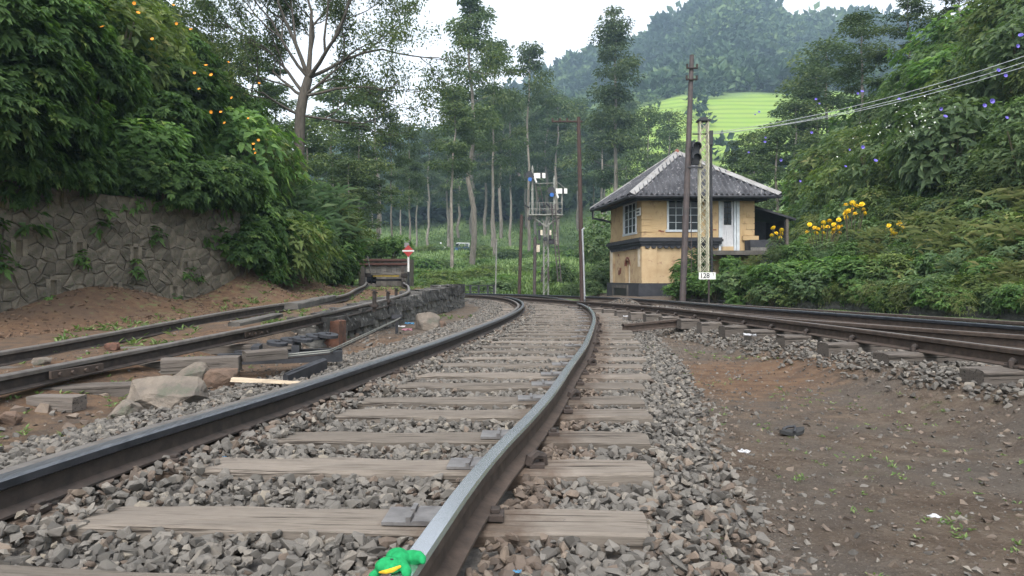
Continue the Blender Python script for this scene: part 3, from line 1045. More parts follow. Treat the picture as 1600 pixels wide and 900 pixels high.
def voronoi(seeds, x0, x1, y0, y1):
    polys = []
    for i, (sx, sy) in enumerate(seeds):
        p = [(x0, y0), (x1, y0), (x1, y1), (x0, y1)]
        for j, (tx, ty) in enumerate(seeds):
            if i == j or abs(tx - sx) > 1.2 or abs(ty - sy) > 1.2: continue
            nx, ny = tx - sx, ty - sy
            p = clip_poly(p, nx, ny, (tx * tx + ty * ty - sx * sx - sy * sy) / 2)
            if len(p) < 3: break
        polys.append(p)
    return polys


def stone_face(name, poly, inset, thick, bulge, seed):
    """a stone with an irregular polygonal face: x along the wall, z up, +y out of the wall"""
    P = np.array(poly)
    c = P.mean(0)
    # drop near-duplicate corners
    Q = [P[0]]
    for p in P[1:]:
        if np.linalg.norm(p - Q[-1]) > .02: Q.append(p)
    if np.linalg.norm(Q[0] - Q[-1]) < .02 and len(Q) > 3: Q.pop()
    P = np.array(Q) - c
    r = np.linalg.norm(P, axis=1)
    P = P * ((r - inset * 1.25) / r)[:, None]
    bm = bmesh.new()
    rnd = np.random.default_rng(seed)
    rings = []
    for sc_, y in ((1.0, 0.0), (1.0, thick), (.93, thick + bulge * .6), (.55, thick + bulge)):
        rings.append([bm.verts.new((p[0] * sc_, y + rnd.normal(0, .009 if y else 0), p[1] * sc_)) for p in P])
    k = len(P)
    for a, b in zip(rings, rings[1:]):
        for i in range(k): bm.faces.new((a[i], a[(i + 1) % k], b[(i + 1) % k], b[i]))
    bm.faces.new(rings[-1])
    return c, bm_mesh(name, bm)


WL = (WALL_B - WALL_A).length
wdir = (WALL_B - WALL_A).normalized()
wn = Vector((wdir.y, -wdir.x))                     # out of the wall, towards the tracks
wrot = math.atan2(wdir.y, wdir.x)
wall = empty('stone_retaining_wall', (WALL_A.x, WALL_A.y, 0), 'mossy rubble stone retaining wall with weep holes below the leafy bank on the left', 'retaining wall', rotz=wrot)
# local frame of the wall: x along, y = left of the direction (into the bank); stones look to -y
WT = 2.42
bm = bmesh.new()
nseg = 24
for k in range(nseg):
    bx(bm, WL * k / nseg, WL * (k + 1) / nseg, .0, .5, -.3, WT + .05 * math.sin(k * 1.7))
bmesh.ops.remove_doubles(bm, verts=bm.verts[:], dist=.0005)
link('mortar_core', bm_mesh('mortar_core', bm), M['mortar'], wall)
seeds = []
rw = np.random.default_rng(5)
nx_, nz_ = 40, 11
for j in range(nz_):
    for i in range(nx_):
        seeds.append(((i + .5 + (j % 2) * .5 + rw.uniform(-.47, .47)) * WL / nx_, (-.12) + (j + .5 + rw.uniform(-.44, .44)) * (WT + .12) / nz_))
polys = voronoi(seeds, 0, WL, -.12, WT)
holes = [(6.9, 1.25), (5.6, 1.28), (4.5, 1.32), (3.4, 1.4), (2.6, .62), (4.0, .6), (5.3, .62), (6.6, .66), (1.3, .6), (1.9, 1.35)]
hole_cells = {int(np.argmin([(s[0] - hx) ** 2 + (s[1] - hz) ** 2 for s in seeds])) for hx, hz in holes}
rest_bm = bmesh.new()
for k, pl in enumerate(polys):
    if len(pl) < 3 or k in hole_cells: continue
    c, me = stone_face('wall_stone', pl, .004, .022 + rw.uniform(0, .012), rw.uniform(.004, .018), 300 + k)
    me.materials.append(M['wallstone'])
    me.transform(Matrix.Diagonal((1, -1, 1, 1)))
    me.flip_normals()
    if c[0] < 2.35:                                  # the stretch that lies left of the picture: one piece
        me.transform(Matrix.Translation((c[0], 0, c[1])))
        rest_bm.from_mesh(me)
        continue
    o = link('stone', me, None, wall)
    o.location = (c[0], 0.0, c[1])
tag(link('wall_stones', bm_mesh('wall_stones', rest_bm), M['wallstone'], wall), kind='stuff')
bm = bmesh.new()
for k in hole_cells:
    s = seeds[k]
    bx(bm, s[0] - .13, s[0] - .055, -.045, -.002, s[1] - .15, s[1] + .15)
    bx(bm, s[0] + .055, s[0] + .13, -.045, -.002, s[1] - .15, s[1] + .15)
    bx(bm, s[0] - .054, s[0] + .054, -.042, -.002, s[1] + .13, s[1] + .2)
    bx(bm, s[0] - .054, s[0] + .054, -.042, -.002, s[1] - .2, s[1] - .13)
tag(link('weep_hole_surrounds', bm_mesh('weep_hole_surround', bm), M['wallstone'], wall), kind='stuff')

# ------------------------------------------------------------------ platform edge wall of the siding: big blocks
pw = empty('platform_wall', (-3.1, 10.3, 0), 'low dark stone block wall edging the raised siding, lichen spotted, left of the main track', 'stone wall')
A0, A1 = Vector((-3.12, 10.2)), Vector((-2.05, 24.2))
pd = (A1 - A0).normalized()
prot = math.atan2(pd.y, pd.x)
plen = (A1 - A0).length
s, k = 0.0, 0
while s < plen - .3:
    L = random.uniform(.75, 1.35)
    zt = float(siding_z(A0.y + s)) + .12 + random.uniform(-.03, .03)
    hgt = random.uniform(.27, .34)
    me = rockmesh('block', L - .01, .6, hgt, 40 + k, rough=.10, cuts=3)
    me.materials.append(M['block'])
    o = link('stone_block', me, None, pw)
    o.location = (pd.x * (s + L / 2), pd.y * (s + L / 2), zt - hgt / 2)
    o.rotation_euler = (0, 0, prot)
    # the smaller stones below
    z = zt - hgt
    row = 0
    while z > -.1:
        hh = random.uniform(.16, .24)
        t = s
        while t < s + L - .1:
            l2 = random.uniform(.28, .5)
            me = rockmesh('stone', min(l2, s + L - t) - .012, .5, hh - .005, 90 + k * 7 + row * 3 + int(t * 9), rough=.13, cuts=2)
            me.materials.append(M['block_low'])
            o = link('stone', me, None, pw)
            o.location = (pd.x * (t + l2 / 2) - pd.y * .05 * -1 - .06, pd.y * (t + l2 / 2), z - hh / 2)
            o.rotation_euler = (0, 0, prot + random.uniform(-.04, .04))
            t += l2
        z -= hh
        row += 1
    s += L
    k += 1
# iron pins standing on the wall top
for (x, y, h) in ((585, 478, .32), (606, 471, .25), (619, 468, .3)):
    p = on(x, y, float(siding_z(13)) + .14)
    bm = bmesh.new()
    cyl(bm, (0, 0, -.1), (0, 0, h * .75), .035, 8)
    cyl(bm, (0, 0, h * .75), (.01, 0, h * .8), .06, 8)
    cyl(bm, (0, 0, -.02), (0, 0, .03), .07, 8)
    bx(bm, -.05, .05, -.03, .03, h * .8, h * .84)
    tag(link('iron_pin', bm_mesh('iron_pin', bm), M['rust_dark'], None, p), {585: 'stout rusty iron pin on the platform wall, nearest of three', 606: 'middle rusty iron pin on the platform wall', 619: 'thin rusty iron pin on the platform wall, farthest of three'}[x], 'iron pin')


def ground_rock(name, x, y, w_px, h_px, m, label, seed, depth=.7, rough=.16, cat='rock', rot=0.0, squash=.25, cuts=3):
    """a rock whose foot is at photo pixel (x, y), w_px by h_px big on the photograph"""
    Y = 8.0
    for _ in range(12):
        X = (x - 800) * Y / F
        Y = .5 * Y + .5 * F * (CH - tzs(X, Y)) / (y - YH)
    X = (x - 800) * Y / F
    W, H = w_px * Y / F, h_px * Y / F
    D = W * depth
    me = rockmesh(name, W * .95, D, H * .95, seed, rough, cuts, squash) if squash == 0 else boulder_mesh(name, W * 1.08, D * 1.1, H * 1.15, seed, .5 * (squash > .5))
    me.materials.append(m)
    o = link(name, me, None, None, (X, Y + D * .42, tzs(X, Y) + H * .34))
    o.rotation_euler = (0, 0, rot)
    return tag(o, label, cat)


ground_rock('boulder', 245, 645, 120, 62, M['rock'], 'large flat topped grey brown boulder left of the main rail', 3, .75, .10, squash=.1)
ground_rock('rock', 290, 605, 62, 42, M['rock'], 'angular pale grey rock just behind the flat topped boulder', 11, .7, .2)
ground_rock('rock', 338, 607, 62, 34, M['rock_brown'], 'crumbling dark brown rock beside the pale plank', 14, .7, .17)
ground_rock('rock', 186, 657, 52, 32, M['rock'], 'small tilted grey rock in front of the flat topped boulder', 19, .8, .22)
ground_rock('boulder', 667, 516, 42, 32, M['rock'], 'rounded grey boulder below the platform wall beside the coloured litter', 23, .8, .08, squash=.8)
ground_rock('rock', 686, 515, 19, 16, M['rock_brown'], 'small round dark stone touching the rounded grey boulder', 27, .8, .08, squash=.8)
ground_rock('laterite_block', 508, 542, 50, 50, M['rock_red'], 'rough rust red laterite block at the near corner of the platform wall', 31, .8, .07, cat='stone block', squash=0)
ground_rock('rock', 172, 548, 22, 14, M['rock_red'], 'little orange stone lying between the siding rails', 35, .8, .15)
ground_rock('rock', 60, 571, 24, 14, M['rock'], 'little tan stone beside the near siding rail at far left', 37, .8, .15)
ground_rock('timber_block', 80, 640, 84, 24, M['sleeper_dark'], 'dark squared timber offcut on the ground at far left', 41, .35, .04, cat='timber', rot=-.1, squash=0)
ground_rock('rock', 8, 664, 34, 22, M['rock_brown'], 'dark stone at the left edge of the picture below the timber offcut', 43, .7, .16)
ground_rock('rock', 965, 548, 0.1 + 1, 1, M['rock'], 'x', 44) if False else None

# ------------------------------------------------------------------ point rodding heap, wires, plank on the left
def plank(name, pa, pb, wd, th, m, label, cat='plank'):
    a, b = Vector(pa), Vector(pb)
    d = b - a
    L = d.length
    me = sleeper_mesh(name, L, wd, th, random.random() * 9, 8)
    me.materials.append(m)
    o = link(name, me, None, None, (a + b) / 2)
    o.rotation_euler = (0, -math.asin(d.z / L), math.atan2(d.y, d.x))
    return tag(o, label, cat)


plank('wooden_plank', on(363, 591, .03), on(470, 596, .01), .07, .025, M['plank'], 'pale fresh wooden plank lying in front of the black pulley frame')
plank('timber_beam', on(255, 560, .15), on(375, 556, .16), .16, .14, M['sleeper_dark'], 'dark old timber beam lying behind the rocks on the left', 'timber')
plank('timber_beam', on(445, 584, .05), on(508, 560, .10), .05, .17, M['black_iron'], 'black slanting board on edge in front of the pulley frame', 'timber')
plank('timber_beam', on(380, 549, .2), on(445, 544, .2), .12, .10, M['sleeper_dark'], 'short dark timber lying below the near siding rail', 'timber')
plank('concrete_slab', on(365, 503, .42), on(435, 489, .47), .14, .05, M['concrete'], 'flat grey concrete slab beside the far siding rail under the earth bank', 'slab')
plank('concrete_slab', on(455, 474, .62), on(517, 461, .64), .16, .07, M['concrete'], 'tilted grey concrete slab lying at the foot of the bushes on the left', 'slab')

pf = empty('pulley_frame', on(440, 570, 0), 'black iron wire pulley frame on a timber base by the platform wall', 'pulley frame')
p0 = pf.location
bm = bmesh.new()
bx(bm, -.62, .62, -.05, .05, .02, .13)
bx(bm, -.5, .62, .25, .33, .02, .13)
bx(bm, .1, .18, -.05, .33, .13, .2)
bx(bm, -.3, -.22, -.05, .33, .13, .2)
link('base_frame', bm_mesh('base_frame', bm), M['black_iron'], pf)
for k in range(5):
    bm = bmesh.new()
    cyl(bm, (0, 0, -.016), (0, 0, .016), .11, 14)
    cyl(bm, (0, 0, -.03), (0, 0, .03), .03, 8)
    o = link('pulley', bm_mesh('pulley', bm), M['black_iron'], pf)
    o.location = (-.05 + k * .13, .1 + (k % 2) * .1, .22 + k * .018)
    o.rotation_euler = (.12, .1, 0)
pf.rotation_euler = (0, 0, .25)


def wire(name, pts, r, m, label, cat='wire', group=None, n=5):
    bm = bmesh.new()
    tube(bm, pts, r, n)
    return tag(link(name, bm_mesh(name, bm), m), label, cat, group)


pa, pb = on(515, 553, .12), on(622, 500, .16)
for k in range(3):
    dz = .02 * k
    wire('signal_wire', [Vector(pa) + Vector((-.5, -.25, -.03 + dz)), Vector(pa) + Vector((0, 0, dz)), (pa + pb) / 2 + Vector((0, 0, dz - .01)), pb + Vector((.02 * k, 0, dz))], .0065, M['grey_post'] if k else M['rust_dark'],
         'thin metal signal wire running from the pulley frame along the platform wall', 'wire', 'signal wires beside the platform wall')
# a stake that carries them
bm = bmesh.new()
cyl(bm, (0, 0, -.2), (0, 0, .25), .03, 6)
bx(bm, -.09, .09, -.03, .03, .2, .27)
tag(link('wire_stake', bm_mesh('wire_stake', bm), M['black_iron'], None, on(620, 515, -.02)), 'black iron stake carrying the signal wires below the platform wall', 'stake')

# ------------------------------------------------------------------ signal box
SB0 = Vector((4.67, 24.6, 0))
SU = Vector((1, .02, 0))
SV = Vector((-.148, .989, 0))
SA_, SB_ = 4.1, 3.95


def sl(a, b, z):
    p = SU * a + SV * b
    return (p.x, p.y, z)


sb = empty('signal_box', SB0, 'two storey ochre signal cabin with black band and grey hipped sheet roof beside the tracks', 'signal box')


def sbpart(name, fill, m, parent=None, label=None):
    bm = bmesh.new()
    fill(bm)
    o = link(name, bm_mesh(name, bm), m, parent or sb)
    if label: o['label'] = label
    return o


def B(*boxes):
    def f(bm):
        for b in boxes: bx(bm, *b, fn=sl)
    return f


# plinth, solid behind the frame where the wires leave
sbpart('plinth', B((-.1, SA_ + .1, -.1, .9, .05, .75), (-.1, .5, .901, SB_ + .1, .05, .75), (.501, SA_ + .1, 3.6, SB_ + .1, .05, .75), (-.16, .42, -.16, .02, .05, .70)), M['slate_black'])
sbpart('wire_opening_painted_shade', lambda bm: (bx(bm, -.13, -.101, 1.2, 3.2, .55, .68, sl), bx(bm, -.13, -.101, 1.2, 1.35, .1, .549, sl), bx(bm, -.13, -.101, 3.05, 3.2, .1, .549, sl), bx(bm, -.118, -.101, 1.351, 3.049, .1, .549, sl, 1)), [M['concrete'], M['sign_black']])  # black plate paints the shade inside the opening; the plinth is not cut
# lower storey
sbpart('lower_wall', B((.05, SA_ - .05, .05, .3, .75, 2.08), (.05, .3, .301, 1.5, .75, 2.08), (.05, .3, 2.05, SB_ - .05, .75, 2.08), (.05, .3, 1.501, 2.049, 1.62, 2.08),
                       (.301, SA_ - .05, 3.6, SB_ - .05, .75, 2.08), (SA_ - .3, SA_ - .05, .301, 3.599, .75, 2.08)), M['ochre_low'])
sbpart('corner_pier', B((0, .56, 0, .46, .752, 2.082)), M['ochre_low'])
sbpart('corner_pier', B((0, .4, SB_ - .5, SB_, .752, 2.082)), M['ochre_low'])
sbpart('whitewash_strip', B((-.012, 0, .16, .4, 1.35, 2.05), (-.012, 0, SB_ - .4, SB_ - .1, .76, 2.05)), M['whitewash'])


def arch(bm):
    n = 10
    for k in range(n):
        a0, a1 = math.pi * k / n, math.pi * (k + 1) / n
        pts = []
        for r in (.275, .36):
            for a in (a0, a1):
                pts.append((1.775 - r * math.cos(a), 1.40 + r * math.sin(a)))
        vs = [bm.verts.new(sl(x, b, min(z, 1.80))) for x in (.035, .12) for b, z in pts]
        for f in ((0, 1, 3, 2), (4, 6, 7, 5), (0, 4, 5, 1), (2, 3, 7, 6), (0, 2, 6, 4), (1, 5, 7, 3)):
            bm.faces.new([vs[i] for i in f])


niche = sbpart('niche', arch, M['redbrick'])
sbpart('niche_back', B((.2, .29, 1.503, 2.047, .752, 1.619)), M['ochre_low'], niche)
sbpart('niche_jamb', B((.03, .2, 1.47, 1.56, .755, 1.45)), M['whitewash'], niche)
sbpart('bare_patch', lambda bm: [bx(bm, .036, .052, c - w_, c + w_, z - h_, z + h_, sl) for c, z, w_, h_ in ((2.75, 1.18, .16, .07), (2.66, 1.27, .1, .08), (2.85, 1.12, .1, .05), (2.9, 1.86, .05, .04))], M['redbrick'])
# black band: stepped cornice with a scalloped lower edge
sbpart('band', B((-.02, SA_ - 1.25, -.02, SB_ + .02, 2.083, 2.16), (-.07, SA_ - 1.22, -.07, SB_ + .07, 2.162, 2.25), (-.13, SA_ - 1.19, -.13, SB_ + .13, 2.252, 2.345),
                 (-.08, SA_ - 1.21, -.08, SB_ + .08, 2.347, 2.40)), M['slate_black'])
scal = bmesh.new()
for k in range(12):
    a = .2 + k * .225
    tube(scal, [sl(a + .075 * math.cos(t), -.03, 2.08 - .06 * math.sin(t)) for t in np.linspace(0, math.pi, 6)], .024, 5)
    bx(scal, a - .07, a + .07, -.028, -.005, 2.035, 2.085, sl)
for k in range(17):
    b = .2 + k * .215
    bx(scal, -.045, -.012, b - .05, b + .05, 2.0, 2.085, sl)
link('scalloped_trim', bm_mesh('scalloped_trim', scal), M['slate_black'], sb)
# upper storey: front wall built round its openings
W0, W1, D0, D1 = .92, 2.12, 2.80, 3.52
zt = 3.86
sbpart('upper_wall', B((.03, W0, .03, .25, 2.40, zt), (W0 + .001, W1 - .001, .03, .25, 2.40, 2.66), (W1, D0, .03, .25, 2.40, zt), (D1, SA_ - .03, .03, .25, 1.75, zt),
                       (.03, .25, .251, .62, 2.40, zt), (.03, .25, .621, 2.15, 2.40, 2.62), (.03, .25, 2.151, SB_ - .03, 2.40, zt),
                       (.251, SA_ - .03, SB_ - .25, SB_ - .03, 2.40, zt), (SA_ - .25, SA_ - .03, .251, SB_ - .251, 1.75, zt)), M['ochre'])
sbpart('sill_course', B((.0, D0 - .02, 0, .028, 2.402, 2.56), (.0, .028, .029, SB_, 2.402, 2.56), (D1 + .12, SA_ + .12, -.06, .028, 2.30, 2.46)), M['ochre'])
sbpart('upper_floor', B((.26, SA_ - .26, .26, SB_ - .26, 2.1, 2.3)), M['sleeper_dark'])
sbpart('ceiling', B((.26, SA_ - .26, .26, SB_ - .26, 3.80, 3.855)), M['slate_black'])
kq = 0
for (a0, a1) in ((.02, .4),):
    for j in range(5):
        ln = .42 if j % 2 == 0 else .30
        sbpart('quoin', B((.0, ln, .005, .029, 2.60 + j * .225, 2.60 + j * .225 + .205)), M['ochre'])
        sbpart('quoin', B((.003, .0295, .03, ln - .05, 2.60 + j * .225, 2.60 + j * .225 + .205)), M['ochre'])
for j in range(6):
    ln = .42 if j % 2 == 0 else .30
    sbpart('quoin', B((SA_ - ln, SA_, .005, .029, 2.48 + j * .215, 2.48 + j * .215 + .195)), M['ochre'])
sbpart('bare_patch', B((.62, .72, .018, .031, 2.62, 2.67), (.68, .82, .02, .031, 2.60, 2.64), (D0 - .4, D0 - .22, .019, .031, 2.73, 2.77), (D0 - .2, D0 - .08, .019, .031, 2.66, 2.7), (2.45, 2.6, .02, .031, 2.58, 2.62)), M['redbrick'])
M['pane'] = mat('dark_window_glass', (.012, .016, .018), (.02, .026, .028), rough=.12, spec=.15)


def window(a0, a1, z0, z1, cols, rows, place, label):
    """place(u, d, z): u along the opening, d into the wall"""
    fr = bmesh.new()
    t = .065
    for b in ((a0, a0 + t, z0, z1), (a1 - t, a1, z0, z1), (a0 + t, a1 - t, z1 - t, z1), (a0 - .05, a1 + .05, z0 - .06, z0 + .02)):
        bx(fr, b[0], b[1], -.045, .06, b[2], b[3], place)
    me = bm_mesh('window_frame', fr)
    wo = link('window', me, M['white_paint'], sb)
    wo['label'] = label
    cells = []
    x = a0 + t
    cw = (a1 - a0 - 2 * t) / cols
    mt = bmesh.new()
    for c in range(1, cols):
        wide = .055 if (cols == 4 and c == 2) else .016
        bx(mt, a0 + t + c * cw - wide / 2, a0 + t + c * cw + wide / 2, -.012, .022, z0 + .02, z1 - t, place)
    rh = (z1 - t - z0 - .02) / rows
    for r in range(1, rows):
        bx(mt, a0 + t, a1 - t, -.008, .018, z0 + .02 + r * rh - .008, z0 + .02 + r * rh + .008, place)
    mo = link('glazing_bar', bm_mesh('glazing_bar', mt), M['white_paint'], wo)
    for c in range(cols):
        for r in range(rows):
            pb_ = bmesh.new()
            bx(pb_, a0 + t + c * cw + .004, a0 + t + (c + 1) * cw - .004, .024, .030, z0 + .02 + r * rh + .003, z0 + .02 + (r + 1) * rh - .003, place)
            link('pane', bm_mesh('pane', pb_), M['pane'], wo)


front = lambda u, d, z: sl(u, .03 + d, z)
side = lambda u, d, z: sl(.03 + d, u, z)
window(W0, W1, 2.66, 3.80, 4, 4, front, 'double casement window facing the tracks')
window(.62, 2.15, 2.62, 3.80, 3, 4, side, 'three light window in the left wall')
# door
do = sbpart('door', B((D0 + .16, D1 - .16, .09, .13, 1.92, 2.42), (D0 + .16, D0 + .22, .09, .13, 2.421, 3.80), (D1 - .22, D1 - .16, .09, .13, 2.421, 3.80), (D0 + .221, D1 - .221, .09, .13, 2.421, 2.86), (D0 + .221, D1 - .221, .09, .13, 3.72, 3.80)), M['grey_paint'])
for k in range(3):
    sbpart('door_board', B((D0 + .235 + k * .085, D0 + .312 + k * .085, .078, .0895, 2.0, 2.80)), M['grey_paint'], do)
for c in range(2):
    for r in range(4):
        w_ = (D1 - D0 - .442) / 2
        h_ = (3.72 - 2.86) / 4
        sbpart('pane', B((D0 + .225 + c * w_, D0 + .213 + (c + 1) * w_, .10, .108, 2.866 + r * h_, 2.852 + (r + 1) * h_)), M['pane'], do)
sbpart('door_frame', B((D0 + .001, D0 + .06, -.02, .16, 1.92, 3.84), (D1 - .16, D1 - .09, .01, .16, 1.92, 3.84), (D1 - .08, D1 + .02, -.03, .16, 1.92, 3.84), (D0 + .061, D1 - .161, -.0, .16, 3.801, 3.84), (D0 + .06, D0 + .155, .05, .16, 1.92, 3.80)), M['white_paint'])
sbpart('landing', B((D0 - .75, SA_ + .35, -1.0, -.002, 1.74, 1.89)), M['concrete'])
sbpart('landing_pier', B((D0 - .1, D0 + .35, -.8, -.4, .3, 1.739), (D1 + .3, SA_ + .2, -.9, -.3, .3, 1.739)), M['slate_black'])
sbpart('parapet', B((D1 + .18, SA_ + .55, -.5, -.08, 1.891, 2.29)), M['slate_black'])
sbpart('parapet_foot', B((D1 + .18, SA_ + .52, -.53, -.501, 1.891, 2.02)), M['block_low'])
# name plate by the near corner
pl_ = sbpart('name_plate', B((-.05, -.02, .04, .48, 3.20, 3.48)), M['sign_white'])
sbpart('lettering', B(*[(-.056, -.051, .09 + k * .048, .09 + k * .048 + .030, z, z + .06) for z in (3.37, 3.25) for k in range(7)]), M['sign_black'], pl_)
# roof: four corrugated planes with real waves, white ridge caps
EO = .62
EZ, AZ_ = 3.90, 5.82
RC = [sl(-EO, -EO, EZ), sl(SA_ + EO, -EO, EZ), sl(SA_ + EO, SB_ + EO, EZ), sl(-EO, SB_ + EO, EZ)]
RC = [Vector(c) for c in RC]
AP = (RC[0] + RC[1] + RC[2] + RC[3]) / 4
AP.z = AZ_


def corrugated(e0, e1, ap, pitch=.19, amp=.05):
    d = e1 - e0
    L = d.length
    u = d.normalized()
    foot = e0 + u * (ap - e0).dot(u)
    up = ap - foot
    upn = up.normalized()
    nrm = u.cross(upn)
    if nrm.z < 0: nrm = -nrm
    tf = (foot - e0).length
    n = int(L / pitch * 6)
    bm = bmesh.new()
    rows = 4
    cols = []
    for i in range(n + 1):
        t = L * i / n
        frac = (t / tf) if t < tf else (L - t) / (L - tf)
        frac = min(max(frac, 0), 1)
        wv = amp * math.cos(2 * math.pi * t / pitch)
        col = []
        for lay in range(2):
            lo_, hi_ = (0, .5) if lay == 0 else (.47, 1.0)
            lo_, hi_ = min(lo_, frac), min(hi_, frac)
            lift = 0.0 if lay == 0 else .022
            for f_ in (lo_, hi_):
                p = e0 + u * t + up * f_ + nrm * (wv + lift - (.03 if False else 0))
                if f_ == 0: p = p - upn * (.05 + .02 * math.sin(i * 1.3))
                col.append((bm.verts.new(p), f_))
        cols.append(col)
    for a, b in zip(cols, cols[1:]):
        for j in (0, 2):
            if a[j][1] == a[j + 1][1] and b[j][1] == b[j + 1][1]: continue
            vs = [a[j][0], b[j][0], b[j + 1][0], a[j + 1][0]]
            if a[j][1] == a[j + 1][1]: vs = [a[j][0], b[j][0], b[j + 1][0]]
            elif b[j][1] == b[j + 1][1]: vs = [a[j][0], b[j][0], a[j + 1][0]]
            bm.faces.new(vs)
    me = bm_mesh('roof_slope', bm, True)
    return me


roof = sbpart('roof', lambda bm: [bm.faces.new([bm.verts.new(c + Vector((0, 0, -.09))) for c in (RC[i], RC[(i + 1) % 4], AP)]) for i in range(4)], M['sleeper_dark'])
for i in range(4):
    me = corrugated(RC[i], RC[(i + 1) % 4], AP)
    link('roof_slope', me, M['roof'], roof)
for i in range(4):
    bm = bmesh.new()
    a, b = RC[i], AP
    d = (b - a).normalized()
    s_ = d.cross(Vector((0, 0, 1))).normalized()
    upv = s_.cross(d)
    for seg in range(3):
        p, q_ = a.lerp(b, seg / 3), a.lerp(b, (seg + 1) / 3 + (.01 if seg < 2 else .0))
        lift = .055 + .008 * seg
        ra = [p + s_ * x + upv * (lift - abs(x) * .55 + (.02 if x == 0 else 0)) for x in (-.19, -.07, 0, .07, .19)]
        rb_ = [q_ + s_ * x + upv * (lift - abs(x) * .55 + (.02 if x == 0 else 0)) for x in (-.19, -.07, 0, .07, .19)]
        va = [bm.verts.new(x) for x in ra] + [bm.verts.new(x - upv * .012) for x in ra[::-1]]
        vb = [bm.verts.new(x) for x in rb_] + [bm.verts.new(x - upv * .012) for x in rb_[::-1]]
        k = len(va)
        for j in range(k): bm.faces.new((va[j], va[(j + 1) % k], vb[(j + 1) % k], vb[j]))
        bm.faces.new(va)
        bm.faces.new(vb[::-1])
    link('ridge_cap', bm_mesh('ridge_cap', bm), M['white_metal'], roof)
sbpart('finial', lambda bm: tube(bm, [AP + Vector((0, 0, -.02)), AP + Vector((0, 0, .08)), AP + Vector((0, 0, .14))], [.12, .09, .03], 8), M['redbrick'], roof)
gut = bmesh.new()
for i in (0, 3):
    a, b = RC[i], RC[(i + 1) % 4]
    tube(gut, [a + Vector((0, 0, -.09)), b + Vector((0, 0, -.09))], .06, 6)
tube(gut, [RC[3] + Vector((.05, -.1, -.12)), RC[3] + Vector((.05, -.1, -.42)), RC[3] + Vector((.6, -.3, -.55)), Vector(sl(-.05, SB_ - .2, 3.25))], .045, 6)
link('gutter', bm_mesh('gutter', gut), M['slate_black'], sb)
sbpart('eave_beam', B((-.3, SA_ + .3, -.3, -.18, 3.70, 3.80), (-.3, -.18, -.179, SB_ + .3, 3.70, 3.80), (SA_ + .18, SA_ + .3, -.179, SB_ + .3, 3.70, 3.80)), M['slate_black'])
# lean-to behind, on the right
lt = empty('lean_to_shed', SB0 + Vector(sl(SA_ + .1, 1.2, .3)), 'dark open lean-to shed attached behind the right end of the signal cabin', 'shed')
bm = bmesh.new()
for b in ((0.06, 2.2, 0, 3.2, 0, 0),):
    pass


def lt_box(bm, a0, a1, b0, b1, z0, z1, drop=0.0):
    vs = []
    for a in (a0, a1):
        for b in (b0, b1):
            for z in (z0, z1):
                p = SU * a + SV * b
                vs.append(bm.verts.new((p.x, p.y, z - drop * (a - a0))))
    for f in ((0, 1, 3, 2), (4, 6, 7, 5), (0, 4, 5, 1), (2, 3, 7, 6), (0, 2, 6, 4), (1, 5, 7, 3)): bm.faces.new([vs[i] for i in f])


lt_box(bm, .0, 1.75, -.6, 2.6, 3.3, 3.38, .30)
link('roof', bm_mesh('roof', bm), M['slate_black'], lt)
bm = bmesh.new()
lt_box(bm, .05, 1.4, .9, 1.0, 0, 2.85)
lt_box(bm, 1.41, 1.5, -.4, 1.0, 0, 2.8)
link('wall', bm_mesh('wall', bm), M['slate_black'], lt)
for b_ in (.0,):
    bm = bmesh.new()
    lt_box(bm, 1.41, 1.5, b_ - .55, b_ - .46, 0, 2.85)
    link('post', bm_mesh('post', bm), M['sleeper_dark'], lt)

# ------------------------------------------------------------------ poles in front of the cabin
bp, tp = at(1066, 428, 21.6), at(1081, 86, 22.0)
bp.z = tzs(bp.x, bp.y) - .2
pole = empty('signal_pole', bp, 'tall dark leaning iron pole with a two lens light before the cabin', 'signal pole')
bm = bmesh.new()
d = tp - bp
for k in range(2):
    pass
tube(bm, [Vector((0, 0, 0)), d * .5, d * .999], [.105, .095, .07], 10)
link('mast', bm_mesh('mast', bm), M['pole_dark'], pole)
for z in (.90, .945):
    bm = bmesh.new()
    tube(bm, [d * z + Vector((-.18, -.1, 0)), d * z + Vector((.18, -.1, 0))], .03, 6)
    for sx in (-.16, .16): cyl(bm, d * z + Vector((sx, -.1, 0)), d * z + Vector((sx, -.1, .13)), .035, 7)
    link('insulator_arm', bm_mesh('insulator_arm', bm), M['rust_dark'], pole)
bm = bmesh.new()
hp = at(1083, 240, 21.8) - bp
bx(bm, hp.x - .06, hp.x + .17, hp.y - .12, hp.y + .04, hp.z - .36, hp.z + .36)
link('signal_head', bm_mesh('signal_head', bm), M['black_iron'], pole)
for dz in (.19, -.17):
    bm = bmesh.new()
    c = hp + Vector((.055, -.12, dz))
    for (r, y0, y1) in ((.15, 0, -.02),): cyl(bm, c + Vector((0, y0, 0)), c + Vector((0, y1, 0)), r, 16)
    n = 12
    ring = []
    for k in range(n + 1):
        a = math.pi * (-.15 + 1.3 * k / n)
        for (r, y) in ((.135, -.02), (.135, -.2), (.12, -.2), (.12, -.02)):
            ring.append(bm.verts.new(c + Vector((r * math.cos(a), y, r * math.sin(a)))))
    for k in range(n):
        for j in range(4):
            bm.faces.new((ring[k * 4 + j], ring[k * 4 + (j + 1) % 4], ring[k * 4 + 4 + (j + 1) % 4], ring[k * 4 + 4 + j]))
    link('lens_hood', bm_mesh('lens_hood', bm), M['black_iron'], pole)
bm = bmesh.new()
c = hp + Vector((.05, -.05, -.45))
bx(bm, c.x - .25, c.x + .25, c.y - .04, c.y + .04, c.z - .02, c.z + .02)
link('bracket', bm_mesh('bracket', bm), M['black_iron'], pole)

